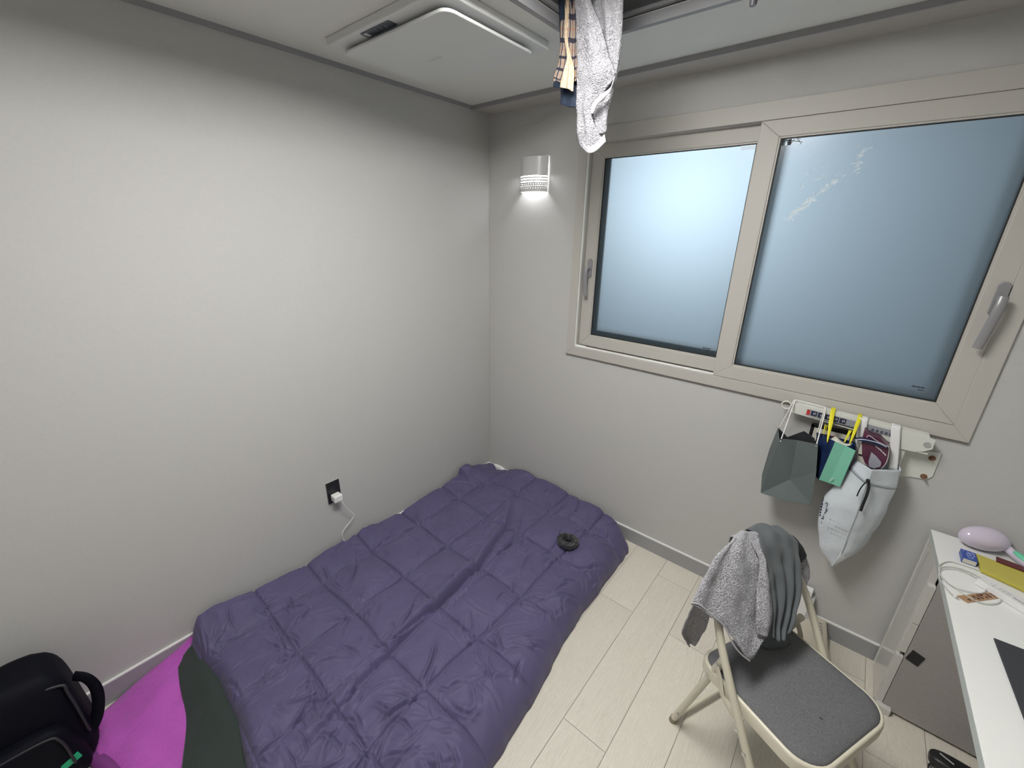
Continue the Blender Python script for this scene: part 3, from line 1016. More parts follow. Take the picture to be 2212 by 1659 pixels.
for _ in range(230):                 # along the seams, puckers at right angles
    if rc.rand() < 0.5:
        s2 = sys_[rc.randint(len(sys_))]
        cx, cy, an = rc.rand() * 1.2, s2 + rc.choice([-1, 1]) * 0.025, PI / 2 + rc.randn() * 0.35
    else:
        s1 = sxs[rc.randint(len(sxs))]
        cx, cy, an = s1 + rc.choice([-1, 1]) * 0.025, -rc.rand() * 1.9, rc.randn() * 0.35
    crease(cx, cy, an, 0.02 + 0.03 * rc.rand(), 0.003 + 0.002 * rc.rand(), 0.002 + 0.002 * rc.rand())
for _ in range(120):                 # longer diagonal creases
    cx, cy = rc.rand() * 1.2, -rc.rand() * 1.9
    an = rc.choice([-1.25, -1.9, 0.3, -1.57]) + rc.randn() * 0.3
    crease(cx, cy, an, 0.05 + 0.10 * rc.rand(), 0.004 + 0.003 * rc.rand(), 0.003 + 0.006 * rc.rand() * (1 + (cy < -1.3)))
for _ in range(70):                  # ruffles along the right-hand hem and the foot
    cy = -0.3 - 1.6 * rc.rand()
    crease(1.19 + 0.05 * rc.randn(), cy, rc.choice([0.5, -0.5, 0.9]) + 0.3 * rc.randn(), 0.05 + 0.05 * rc.rand(), 0.005 + 0.003 * rc.rand(), 0.006 + 0.006 * rc.rand())
for _ in range(46):
    crease(0.1 + rc.rand() * 1.0, -1.5 - 0.4 * rc.rand(), rc.rand() * PI, 0.04 + 0.05 * rc.rand(), 0.0035 + 0.003 * rc.rand(), 0.005 + 0.006 * rc.rand())
for _ in range(170):
    crease(0.16 + rc.rand() * 1.05, -0.18 - 1.7 * rc.rand(), rc.choice([-0.95, -0.75, 0.5, 1.2]) + rc.randn() * 0.3, 0.02 + 0.04 * rc.rand(), 0.0026 + 0.0015 * rc.rand(), 0.003 + 0.003 * rc.rand())
Z += 0.012 * (vnoise(X * 9 + 3, -Y * 9 + 1, 51) - 0.5) + 0.006 * (vnoise(X * 24, -Y * 24, 52) - 0.5) + 0.002 * (vnoise(X * 60, -Y * 60, 53) - 0.5)
edge = edge_r * edge_f * edge_b * edge_l
Z = 0.006 + np.clip(Z, 0.035, 1) * (0.04 + 0.96 * edge)
Z = np.maximum(Z, 0.003)
cm = MB()
n0 = NX * NY
verts = np.stack([X, Y, Z], -1).reshape(-1, 3)
# underside skirt so the quilt is a closed body
cm.v = [Vector(p) for p in verts]
cm.f = [(i * NX + j, (i + 1) * NX + j, (i + 1) * NX + j + 1, i * NX + j + 1) for i in range(NY - 1) for j in range(NX - 1)]
bd = [j for j in range(NX)] + [i * NX + NX - 1 for i in range(1, NY)] + [(NY - 1) * NX + j for j in range(NX - 2, -1, -1)] + [i * NX for i in range(NY - 2, 0, -1)]
for k in bd:
    p = cm.v[k]
    cm.v.append(Vector((p.x, p.y, 0.0015)))
nb = len(bd)
for k in range(nb):
    cm.f.append((bd[k], bd[(k + 1) % nb], n0 + (k + 1) % nb, n0 + k))
cm.m = [0] * len(cm.f)
comf = cm.build('comforter', M_COMF, smooth=True)
tag(comf, 'plum-grey quilted comforter spread over the floor bedding', 'comforter')
def comf_z(x, y):
    i = int(np.argmin(np.abs(Y[:, NX // 2] - y)))
    j = int(np.argmin(np.abs(X[i] - x)))
    return float(Z[i, j])

# pillow edge at the head, just showing at the wall
pw = MB()
nu, nv = 24, 16
rows = []
for i in range(nv + 1):
    a = -1 + 2 * i / nv
    r = []
    for j in range(nu + 1):
        b = -1 + 2 * j / nu
        h = (max(0, 1 - abs(a) ** 2.6) * max(0, 1 - abs(b) ** 2.6)) ** 0.5
        r.append(Vector((0.235 + 0.055 * b, -0.167 + 0.014 * a, 0.080 + 0.024 * h)))
    rows.append(r)
pw.grid(rows)
rows2 = [[Vector((p.x, p.y, 0.158 - p.z)) for p in r][::-1] for r in rows]
pw.grid(rows2)
tag(pw.build('pillow', mat('white_pillow', (0.78, 0.78, 0.76), 0.8, bump=(60, 0.2, 0.002)), smooth=True),
    'small white pillow peeking out behind the comforter in the corner', 'pillow')

# scrunchie
sc = MB()
cx, cy = 1.017, -0.530
cz = max(comf_z(cx + dx, cy + dy) for dx in (-0.045, 0, 0.045) for dy in (-0.045, 0, 0.045)) + 0.010
NS, NT = 150, 22
vs, fs = [], []
for i in range(NS):
    th = 2 * PI * i / NS
    frill = 1 if 1.4 < th < 3.6 else 0.25
    for k in range(NT):
        ph = 2 * PI * k / NT
        r = 0.0165 * (1 + 0.28 * frill * math.sin(th * 26 + 0.5 * math.sin(ph * 2)) + 0.18 * noise.noise(Vector((th * 2.5, ph, 1))))
        R0 = 0.034 + 0.003 * math.sin(2 * th + 1)
        vs.append((cx + (R0 + r * math.cos(ph)) * math.cos(th), cy + (R0 * 1.08 + r * math.cos(ph)) * math.sin(th), cz + 0.008 + 0.9 * r * math.sin(ph) + 0.002 * math.sin(3 * th)))
for i in range(NS):
    for k in range(NT):
        fs.append((i * NT + k, ((i + 1) % NS) * NT + k, ((i + 1) % NS) * NT + (k + 1) % NT, i * NT + (k + 1) % NT))
sc.add(vs, fs)
tag(sc.build('hair_scrunchie', mat('black_satin', (0.016, 0.018, 0.018), 0.45, sheen=0.3), smooth=True), 'black gathered hair scrunchie lying on the purple comforter', 'hair tie')

# magenta cloth and dark green blanket at the foot
def fabric_patch(outline_rows, name, m, label, cat, amp, freq, fold=None, solid=0.003):
    rows = cloth_rows(outline_rows, 12, 14, amp, freq, fold)
    for r in rows:
        for p in r:
            p.z = max(p.z, 0.0035)
    b = MB().grid(rows)
    o = b.build(name, m, smooth=True, solid=solid, offset=0)
    tag(o, label, cat)
    return o
def Z_(px, py, z):
    return at(px, py, 'z', z)
mg = [[(0.146, -1.82, 0.10), (0.146, -1.93, 0.064), (0.148, -2.05, 0.034), (0.166, -2.15, 0.010), (0.245, -2.21, 0.006)],
      [(0.24, -1.82, 0.09), (0.25, -1.93, 0.055), (0.26, -2.05, 0.036), (0.28, -2.14, 0.020), (0.30, -2.205, 0.006)],
      [(0.34, -1.82, 0.07), (0.36, -1.93, 0.035), (0.38, -2.04, 0.026), (0.385, -2.12, 0.012), (0.40, -2.180, 0.006)],
      [(0.44, -1.82, 0.015), (0.46, -1.93, 0.015), (0.48, -2.00, 0.012), (0.52, -2.08, 0.010), (0.56, -2.14, 0.006)],
      [(0.56, -1.82, 0.010), (0.58, -1.93, 0.010), (0.61, -2.00, 0.010), (0.66, -2.07, 0.008), (0.72, -2.12, 0.006)]]
fabric_patch(mg, 'magenta_cloth', M_MAG, 'bright magenta cloth spread on the floor beside the black bag', 'cloth', 0.010, 13, (3.2, 0.003, 0.5))
hm = MB()
hp = [(0.245, -2.205), (0.30, -2.200), (0.395, -2.168), (0.56, -2.137), (0.72, -2.115)]
top = spline([Vector((x, y, 0.0085)) for x, y in hp], 10)
bot = spline([Vector((x + 0.004, y - 0.036, 0.0055)) for x, y in hp], 10)
hm.grid([top, bot])
ho = hm.build('hem', M_MAGD, bpy.data.objects['magenta_cloth'], smooth=True, solid=0.003, offset=0)
gb = [[(0.20, -1.80, 0.08), (0.195, -1.87, 0.085), (0.190, -1.915, 0.075), (0.190, -1.950, 0.045)],
      [(0.27, -1.80, 0.07), (0.27, -1.88, 0.078), (0.275, -1.93, 0.065), (0.285, -1.965, 0.038)],
      [(0.42, -1.80, 0.05), (0.43, -1.88, 0.062), (0.43, -1.94, 0.050), (0.435, -1.990, 0.022)],
      [(0.58, -1.80, 0.04), (0.585, -1.88, 0.052), (0.59, -1.97, 0.040), (0.60, -2.045, 0.015)],
      [(0.78, -1.80, 0.04), (0.79, -1.90, 0.045), (0.80, -2.00, 0.035), (0.82, -2.08, 0.010)]]
fabric_patch(gb, 'green_blanket', M_GREEN, 'dark green blanket folded out from under the comforter foot', 'blanket', 0.010, 9, (1.3, 0.006, 0.4), solid=0.006)

# ------------------------------------------------------------------ black backpack at the lower left
bp_ = empty('backpack', (0.20, -2.40, 0), 'black nylon backpack standing on the floor beside the magenta cloth', 'backpack')
def superbox(mb, c, hx, hy, hz, e=5, nu=48, nv=32, warp=None):
    rows = []
    for i in range(nv + 1):
        ph = -PI / 2 + PI * i / nv
        r = []
        for j in range(nu):
            th = 2 * PI * j / nu
            d = Vector((math.cos(ph) * math.cos(th), math.cos(ph) * math.sin(th), math.sin(ph)))
            k = (abs(d.x) ** e + abs(d.y) ** e + abs(d.z) ** e) ** (-1 / e)
            p = Vector((d.x * k * hx, d.y * k * hy, d.z * k * hz))
            if warp: p = warp(p)
            r.append(Vector(c) + p)
        r.append(r[0])
        rows.append(r)
    mb.grid(rows)
def bw(p):
    t = (p.z + 0.19) / 0.38
    p = Vector((p.x * (1 - 0.15 * t), p.y * (1 - 0.12 * t), p.z))
    p.x += 0.006 * noise.noise(p * 14)
    p.z += 0.008 * noise.noise(p * 9 + Vector((3, 0, 0)))
    return p
b1 = MB()
superbox(b1, (0.255, -2.345, 0.200), 0.105, 0.175, 0.197, 5, warp=bw)
b1.build('main_compartment', M_PACK, bp_, smooth=True)
b2 = MB()
superbox(b2, (0.345, -2.350, 0.13), 0.045, 0.140, 0.115, 5, warp=lambda p: Vector((p.x, p.y * (1 - 0.1 * p.z / 0.12), p.z + 0.004 * noise.noise(p * 20))))
b2.build('front_pocket', M_PACK, bp_, smooth=True)
zp = MB()
zp.tube([(0.352, -2.19, 0.14), (0.342, -2.195, 0.30), (0.332, -2.21, 0.340), (0.328, -2.33, 0.362), (0.332, -2.46, 0.345)], 0.004, 8, smooth=8)
zp.tube([(0.392, -2.235, 0.10), (0.390, -2.24, 0.20), (0.382, -2.27, 0.228), (0.380, -2.40, 0.232), (0.382, -2.46, 0.20)], 0.0035, 8, smooth=8)
zp.build('zipper_piping', M_PACKT, bp_, smooth=True)
hs = MB()
hs.tube([at(160, 1460, 'x', 0.30), at(185, 1464, 'x', 0.32), at(204, 1480, 'x', 0.32), at(212, 1505, 'x', 0.32), at(211, 1540, 'x', 0.32), at(200, 1570, 'x', 0.32), at(178, 1600, 'x', 0.31)], 0.01, 12, smooth=8, flat=(0.0155, 0.006, (1, 0, 0)))
hs.build('side_handle', M_PACK, bp_, smooth=True)
tl = MB()
tl.tube([(0.18, -2.47, 0.36), (0.18, -2.46, 0.42), (0.19, -2.41, 0.45), (0.19, -2.35, 0.43), (0.19, -2.33, 0.37)], 0.008, 10, smooth=8, flat=(0.014, 0.005, (0, 0, 1)))
tl.build('top_handle', M_PACK, bp_, smooth=True)
gt = MB()
gt.obox(at(152, 1645, 'x', 0.386), (0.003, 0, 0), (0, 0.022, 0.006), (0, -0.002, 0.011))
gt.build('green_tag', M_GTAG, bp_, bevel=0.001)

FRAME = 'wall'
# ------------------------------------------------------------------ descending-lifeline bracket on the window wall
br = empty('wall_bracket', (1.97, 0, 0.94), 'white steel escape-line bracket arm folded along the wall under the window', 'bracket')
YA = -0.060
arm = MB()
TL, TR = Vector((1.741, YA, 0.955)), Vector((2.173, YA, 0.938))
# channel: front web, top flange, bottom lip
def seg(u):
    return TL.lerp(TR, u)
fa_ = [(1.741, 0.955), (2.150, 0.940), (2.176, 0.934), (2.178, 0.896), (2.160, 0.879), (2.138, 0.870), (2.088, 0.873), (1.965, 0.913 - 0.002), (1.741, 0.913)]
fa_ = [(1.741, 0.955), (2.150, 0.941), (2.176, 0.934), (2.178, 0.898), (2.158, 0.882), (2.135, 0.872), (2.094, 0.871), (2.060, 0.888), (1.965, 0.911), (1.741, 0.914)]
arm.prism([(x, YA, z) for x, z in fa_], (0, 0.003, 0))
arm.hexa([(1.741, YA, 0.953), (2.16, YA, 0.939), (2.16, YA + 0.042, 0.939), (1.741, YA + 0.042, 0.953), (1.741, YA, 0.956), (2.16, YA, 0.942), (2.16, YA + 0.042, 0.942), (1.741, YA + 0.042, 0.956)])
arm.hexa([(1.741, YA, 0.913), (2.06, YA, 0.893), (2.06, YA + 0.012, 0.893), (1.741, YA + 0.012, 0.913), (1.741, YA, 0.9155), (2.06, YA, 0.8955), (2.06, YA + 0.012, 0.8955), (1.741, YA + 0.012, 0.9155)])
arm.build('arm', M_STEELW, br, bevel=0.001)
rg = MB()
rc_ = Vector((1.724, YA + 0.012, 0.935))
rg.tube([rc_ + Vector((0.0165 * math.cos(k * PI / 16), 0, 0.0165 * math.sin(k * PI / 16))) for k in range(32)], 0.0032, 10, closed=True)
rg.build('end_ring', M_STEELW, br, smooth=True)
pl = MB()
pl.prism([(x, -0.001, z) for x, z in ((2.085, 0.862), (2.213, 0.872), (2.214, 0.775), (2.20, 0.757), (2.160, 0.752), (2.075, 0.722), (2.070, 0.760))], (0, -0.005, 0))
pl.build('wall_plate', M_STEELW, br, bevel=0.001)
hp_ = MB()
hp_.box((2.055, -0.052, 0.735), (2.115, -0.006, 0.880))
hp_.box((2.130, -0.058, 0.872), (2.172, -0.006, 0.878))
hp_.build('hinge_block', M_STEELW, br, bevel=0.002)
pb = MB()
pb.disc((2.160, YA, 0.911), (0, -1, 0), 0.0095, 0.003)
pb.disc((2.160, YA - 0.003, 0.911), (0, -1, 0), 0.0065, 0.003)
pb.build('pivot_bolt', M_STEEL, br, smooth='auto')
for (x, z) in ((2.194, 0.846), (2.192, 0.768)):
    w_ = MB()
    w_.disc((x, -0.006, z), (0, -1, 0), 0.010, 0.002)
    w_.tube([(x, -0.007, z), (x, -0.013, z)], 0.0068, 6)
    w_.tube([(x, -0.012, z), (x, -0.026, z)], 0.0035, 10)
    w_.build('anchor_bolt', M_RUST, br, smooth='auto')
# instruction label
def on_arm(x, dz, y=YA - 0.0006):
    return Vector((x, y, 0.955 - (x - 1.741) * 0.0365 - dz))
def strip(mb, x0, x1, d0, d1, y=YA - 0.0006):
    mb.add([on_arm(x0, d1, y), on_arm(x1, d1, y), on_arm(x1, d0, y), on_arm(x0, d0, y)], [(0, 1, 2, 3)])
lb = MB()
strip(lb, 1.797, 2.075, 0.010, 0.036)
lbo = lb.build('instruction_label', mat('label_grey', (0.30, 0.31, 0.34), 0.4), br)
l2 = MB(); strip(l2, 1.797, 1.808, 0.012, 0.034, YA - 0.001); l2.build('label_red_end', M_REDP, lbo)
l3 = MB()
for k in range(5):
    strip(l3, 1.812 + 0.0235 * k, 1.832 + 0.0235 * k, 0.0125, 0.033, YA - 0.001)
l3.build('label_pictograms', M_NAVYPRINT, lbo)
l4 = MB()
for k in range(5):
    x = 1.812 + 0.0235 * k
    strip(l4, x + 0.006, x + 0.014, 0.019, 0.021, YA - 0.0014)
    strip(l4, x + 0.008, x + 0.011, 0.021, 0.028, YA - 0.0014)
    strip(l4, x + 0.013, x + 0.016, 0.017, 0.026, YA - 0.0014)
for k in range(3):
    strip(l4, 1.952, 2.062, 0.015 + 0.0055 * k, 0.0165 + 0.0055 * k, YA - 0.0012)
l4.build('label_lines', mat('label_pale', (0.42, 0.43, 0.48), 0.4), lbo)
l5 = MB()
for k in range(5):
    x = 2.004 + 0.013 * k
    strip(l5, x, x + 0.008, 0.021, 0.032, YA - 0.0016)
l5.build('label_icons', mat('label_dark', (0.09, 0.10, 0.12), 0.5), lbo)

# ------------------------------------------------------------------ bags hanging on the bracket
def poly_obj(name, faces, m, parent, solid=0.0006, **k):
    mb = MB()
    for f in faces:
        mb.add(f, [tuple(range(len(f)))])
    return mb.build(name, m, parent, solid=solid, **k)
Yp = lambda px, py, y: at(px, py, 'y', y)

# cream bag with black rim, furthest back
cbg = empty('cream_bag', (1.93, -0.03, 0.80), 'cream paper bag with black rim and red letters behind the yellow ribbons', 'bag')
A = Yp(1754, 914, -0.022)
B = Yp(1840, 934, -0.022)
bz = 0.775
MB().prism([(A.x, -0.012, A.z), (B.x, -0.012, B.z), (B.x, -0.012, bz), (A.x, -0.012, bz)], (0, -0.012, 0)).build('bag_body', M_CREAMPAP, cbg, bevel=0.001)
rm = MB()
rm.hexa([(A.x, -0.026, A.z - 0.014), (B.x, -0.026, B.z - 0.014), (B.x, -0.010, B.z - 0.014), (A.x, -0.010, A.z - 0.014), (A.x, -0.026, A.z), (B.x, -0.026, B.z), (B.x, -0.010, B.z), (A.x, -0.010, A.z)])
rm.box((A.x, -0.026, bz + 0.02), (A.x + 0.012, -0.010, A.z))
rm.build('black_rim', M_BLACKP, cbg, bevel=0.0015)
lt = MB()
text_mesh(lt, 'ON', (A.x + 0.052, -0.0262, A.z - 0.046), (1, 0, -0.05), (0, 0, 1), 0.028)
lt.build('red_letters', M_REDP, cbg)

# slate paper bag
gbg = empty('slate_paper_bag', (1.80, -0.12, 0.63), 'dark slate-grey paper bag with white cord handles, leftmost on the wall bracket', 'bag')
yf, yk = -0.165, -0.065
FTL, FTM, FTR = Yp(1683.4, 947.5, yf), Yp(1722, 951, yf + 0.004), Yp(1767, 960, yf)
FML = Yp(1715, 990, yf + 0.020)
FMM = Yp(1706.5, 1035.7, yf + 0.016)
FBL, FBM, FBR = Yp(1643.6, 1064.7, yf - 0.006), Yp(1695, 1081, yf - 0.02), Yp(1752, 1090, yf - 0.012)
FRM = Yp(1763, 1020, yf)
BTL, BTM, BTR = Yp(1681, 923.6, yk), Yp(1740, 930, yk), Yp(1764, 950, yk - 0.02)
BTM0 = Yp(1701, 944, yk + 0.008)
BTM1 = Yp(1737, 931, yk)
BBL = Vector((FBL.x + 0.01, yk - 0.01, FBL.z - 0.004))
BBR = Vector((FBR.x - 0.004, yk - 0.01, FBR.z - 0.004))
GL = Yp(1663, 968, (yf + yk) / 2)          # gusset crease bulging left
GLB = Yp(1646.5, 1024, (yf + yk) / 2)
fc = [[FTL, FML, FTM], [FTL, FBL, FMM, FML], [FTM, FML, FMM, FRM], [FTM, FRM, FTR], [FMM, FBM, FBR, FRM], [FMM, FBL, FBM],
      [FTL, GL, GLB, FBL], [FTL, BTL, GL], [BTL, BBL, GLB, GL], [GLB, BBL, FBL],
      [FTR, FRM, FBR, BBR, BTR],
      [BTL, BTM0, BBL], [BTM0, BTM1, BBR, BBL], [BTM1, BTR, BBR],
      [FBL, BBL, BBR, FBR, FBM]]
poly_obj('bag_body', fc, M_GBAG, gbg, solid=0.0008)
up_ = Vector((0, -0.0015, 0))
poly_obj('dark_inside', [[BTL + up_, BTM0 + up_, BBL + up_], [BTM0 + up_, BTM1 + up_, BBR + up_, BBL + up_], [BTM1 + up_, BTR + up_, BBR + up_]], mat('dark_inside_paper', (0.02, 0.022, 0.026), 0.7), gbg, solid=0.0004)  # dark sheet over the inner back faces of the bag
ct = lambda x: 0.962 - (x - 1.741) * 0.0365
for (y0, a, b, sp) in ((yf, FTL + Vector((0.006, 0, -0.012)), FTR + Vector((-0.004, 0, -0.010)), 0), (yk, BTL + Vector((0.004, 0, -0.004)), BTR + Vector((-0.004, 0, -0.006)), 0.004)):
    xl_, xr_ = 1.749 - sp, Yp(1784, 884, YA).x - sp
    pts = [a, a.lerp(Vector((xl_, YA - 0.006, ct(xl_))), 0.5), Vector((xl_, YA - 0.004, ct(xl_) - 0.004)), Vector((xl_ + 0.004, YA + 0.006, ct(xl_) + 0.001)), Vector((xl_ + 0.012, YA + 0.02, ct(xl_) + 0.001)),
           Vector((xr_ - 0.010, YA + 0.02, ct(xr_) + 0.001)), Vector((xr_ - 0.002, YA + 0.006, ct(xr_) + 0.001)), Vector((xr_, YA - 0.005, ct(xr_) - 0.004)), b.lerp(Vector((xr_, YA - 0.006, ct(xr_))), 0.5), b]
    MB().tube(pts, 0.0021, 8, smooth=6).build('cord_handle', M_CORD, gbg, smooth=True)

# mint gift bag with navy side
mbg = empty('mint_gift_bag', (1.92, -0.12, 0.67), 'small mint-green gift bag with navy side and yellow ribbon handles', 'bag')
my = -0.150
mTL, mTC, mTR = Yp(1804, 953.5, my), Yp(1826.6, 962.7, my + 0.006), Yp(1848.3, 973.5, my)
mBL, mBC, mBR = Yp(1769, 1036, my), Yp(1790, 1043, my + 0.006), Yp(1814.5, 1051.5, my)
nTL = Yp(1764, 934, my + 0.065)
nBL = Yp(1758, 1025, my + 0.065)
nTR = Vector((mTR.x - 0.004, my + 0.075, mTR.z + 0.004))
nBR = Vector((mBR.x - 0.004, my + 0.075, mBR.z + 0.004))
kk = Yp(1797, 1030, my - 0.002)
poly_obj('mint_front', [[mTL, mTC, mBC, mBL], [mTC, mTR, mBR, mBC]], M_MINT, mbg, solid=0.0008)
fd = MB()
fd.add([Yp(1791, 1042, my - 0.003), Yp(1794, 1034, my - 0.004), Yp(1803, 1032.5, my - 0.004)], [(0, 1, 2)])
fd.build('folded_flap', mat('pale_mint', (0.42, 0.66, 0.55), 0.4), mbg, solid=0.0006)
ns = poly_obj('navy_side', [[nTL, mTL, mBL, nBL]], M_NAVY, mbg, solid=0.0008)
poly_obj('navy_back', [[nTL, nBL, nBR, nTR], [nTR, nBR, mBR, mTR]], M_NAVY, mbg, solid=0.0008)
poly_obj('bag_base', [[nBL, mBL, mBC, mBR, nBR]], M_CREAMPAP, mbg, solid=0.0008)
# printed motif on the navy side
e1 = (mTL - nTL); e2 = (nBL - nTL)
nn = e1.cross(e2).normalized()
if nn.dot(CAM - nTL) < 0: nn = -nn
def nv(u, v): return nTL + e1 * u + e2 * v + nn * 0.001
pk = MB()
pk.add([nv(0.42, 0.38), nv(0.55, 0.33), nv(0.60, 0.42), nv(0.52, 0.47), nv(0.60, 0.56), nv(0.42, 0.52)], [tuple(range(6))])
pk.build('pink_motif', mat('pink_print', (0.62, 0.22, 0.22), 0.5), ns)
MB().tube([nv(0.50, 0.68), nv(0.42, 0.72), nv(0.36, 0.78), nv(0.44, 0.82), nv(0.40, 0.86)], 0.0016, 6, smooth=4).build('white_motif', mat('sky_print', (0.35, 0.55, 0.75), 0.5), ns)
MB().tube([nv(0.56, 0.26), nv(0.62, 0.24), nv(0.66, 0.27)], 0.0014, 6, smooth=3).build('white_motif', MATS['sky_print'], ns)
# curled paper lip and ribbons
lip = MB()
ltop = [Yp(1792, 949, my + 0.02), Yp(1806, 943, my + 0.03), Yp(1815, 950, my + 0.03), Yp(1828, 958, my + 0.02), Yp(1842, 957, my + 0.01)]
lbot = [Yp(1803, 953, my + 0.004), Yp(1810, 956, my + 0.006), Yp(1820, 960, my + 0.006), Yp(1830, 963, my + 0.004), Yp(1838, 962, my + 0.002)]
lip.grid([spline([Vector(p) for p in ltop], 6), spline([Vector(p) for p in lbot], 6)])
lip.build('paper_lip', M_CREAMPAP, mbg, smooth=True, solid=0.0006)
def ribbon(mb, top, tip, wt, wtip, ytop, ytip):
    a, b = Yp(*top, ytop), Yp(*tip, ytip)
    mid = a.lerp(b, 0.4)
    up = Vector((a.x, YA + 0.01, a.z + 0.003))
    rows = []
    for p, w in ((Vector((a.x, YA + 0.035, a.z + 0.004)), wt), (up, wt), (a + Vector((0, 0, -0.004)), wt), (mid, wt * 0.9), (b, wtip)):
        rows.append([p + Vector((-w, 0, 0.0)), p + Vector((0, -0.0016, 0)), p + Vector((w, 0, 0.0))])
    MB().grid(cloth_rows(rows, 5, 4, 0.0012, 80)).build('yellow_ribbon', M_YEL, mbg, smooth=True, solid=0.0006)
ribbon(None, (1799, 889), (1787, 955), 0.0072, 0.0018, YA - 0.006, my - 0.003)
ribbon(None, (1857, 903), (1836, 958), 0.0062, 0.0022, YA - 0.006, my - 0.003)
for (a, b, w) in (((1783, 917), (1775, 950), 0.0020), ((1787, 918), (1778, 945), 0.0016), ((1838, 928), (1824, 955), 0.0050)):
    pa, pb_ = Yp(*a, -0.050), Yp(*b, -0.09)
    MB().grid([[pa + Vector((-w, 0, 0)), pa + Vector((w, 0, 0))], [pb_ + Vector((-w * 0.4, 0, 0)), pb_ + Vector((w * 0.4, 0, 0))]]).build('yellow_ribbon', M_YEL, mbg, solid=0.0006)

# white non-woven bag
wbg = empty('white_tote_bag', (2.02, -0.12, 0.45), 'white non-woven drawstring tote with black tie and navy laurel emblem', 'bag')
yb_, ys_, yc = -0.075, -0.110, -0.185
# rows of (left edge, centre ridge, right edge) down the bag
prof = [((1853, 996), (1882, 1014), (1948, 1016)),
        ((1842, 1003), (1876, 1036), (1938, 1048)),
        ((1815, 1035), (1864, 1072), (1926, 1074)),
        ((1788, 1066), (1853, 1106), (1915, 1104)),
        ((1775, 1084), (1844, 1130), (1904, 1125)),
        ((1768, 1119), (1832, 1160), (1880, 1161)),
        ((1768, 1149), (1824, 1182), (1862, 1184)),
        ((1772, 1184), (1815, 1199), (1843, 1200)),
        ((1785, 1206), (1805, 1212), (1820, 1213)),
        ((1796, 1222), (1797.5, 1225), (1800, 1223))]
def side_rows(s):
    rows = []
    n = len(prof)
    for i, (l, c, r) in enumerate(prof):
        t = i / (n - 1)
        yc_ = yc + 0.05 * t
        e = l if s == 0 else r
        ye = ys_ + 0.00 * t - (0.01 if s == 0 else 0.0)
        pc, pe = Yp(*c, yc_), Yp(*e, ye)
        m1 = pc.lerp(pe, 0.33) + Vector((0, -0.010 * math.sin(PI * t), 0))
        m2 = pc.lerp(pe, 0.70) + Vector((0, -0.012 * math.sin(PI * t), 0))
        rows.append([pc, m1, m2, pe])
    return rows
panelL = cloth_rows(side_rows(0), 6, 8, 0.0035, 22)
panelR = cloth_rows(side_rows(1), 6, 8, 0.0045, 20)
for i in range(len(panelL)):
    panelR[i][0] = panelL[i][0]
bb = MB()
bb.grid(panelL); bb.grid([r[::-1] for r in panelR])
# back wall of the bag
backp = []
for i in range(len(panelL)):
    a, b = panelL[i][-1], panelR[i][-1]
    a2 = Vector((a.x + 0.006, min(-0.02, a.y + 0.05), a.z)); b2 = Vector((b.x - 0.006, min(-0.02, b.y + 0.05), b.z))
    backp.append([a, a2, b2, b])
bb.grid(backp)
wbo = bb.build('bag_body', M_NONWOV, wbg, smooth='auto', solid=0.0008, angle=50)
sm_ = MB()
sm_.tube([r[0] + Vector((0, -0.0012, 0)) for r in panelL[6:]], 0.0011, 6)
sm_.build('centre_seam', mat('seam_grey', (0.40, 0.42, 0.45), 0.8), wbg, smooth=True)
# turned-over bottom corner patch
cp_ = MB()
cp_.grid(cloth_rows([[Yp(1818, 1190, -0.150), Yp(1842, 1198, -0.135)], [Yp(1806, 1210, -0.150), Yp(1822, 1211, -0.135)], [Yp(1799, 1221, -0.142), Yp(1803, 1221, -0.139)]], 4, 4))
cp_.build('corner_patch', mat('bright_nonwoven', (0.74, 0.76, 0.78), 0.8), wbg, smooth=True, solid=0.001)
# drawstring tunnel bands
tb = MB()
def band(panel, i0, w):
    rows = [[p + Vector((0, -0.0014, 0)) for p in panel[i0]], [p + Vector((0, -0.0014, 0)) for p in panel[i0 + w]]]
    tb.grid(rows)
band(panelL, 7, 1); band(panelR, 7, 1)
tb.build('drawstring_channel', mat('channel_grey', (0.36, 0.40, 0.43), 0.8), wbg, smooth=True, solid=0.0006)
# straps
M_WEB = mat('white_webbing', (0.74, 0.74, 0.74), 0.8, bump=(150, 0.2, 0.001))
def strap(px_top, px_bot, w, yt, yb2):
    a, b = Yp(*px_top, yt), Yp(*px_bot, yb2)
    wv_ = Vector((w, 0, -w * 0.05))
    rows = [[Vector((a.x, YA + 0.03, a.z + 0.006)) - wv_, Vector((a.x, YA + 0.03, a.z + 0.006)) + wv_],
            [Vector((a.x, YA + 0.004, a.z + 0.006)) - wv_, Vector((a.x, YA + 0.004, a.z + 0.006)) + wv_],
            [a + Vector((0, -0.002, -0.004)) - wv_, a + Vector((0, -0.002, -0.004)) + wv_],
            [a.lerp(b, 0.5) - wv_, a.lerp(b, 0.5) + wv_], [b - wv_, b + wv_]]
    MB().grid(cloth_rows(rows, 5, 5, 0.0008, 40)).build('strap', M_WEB, wbg, smooth=True, solid=0.001)
strap((1865, 908), (1851, 1000), 0.0135, YA - 0.005, -0.088)
strap((1936, 926), (1928, 1016), 0.0135, YA - 0.005, -0.088)
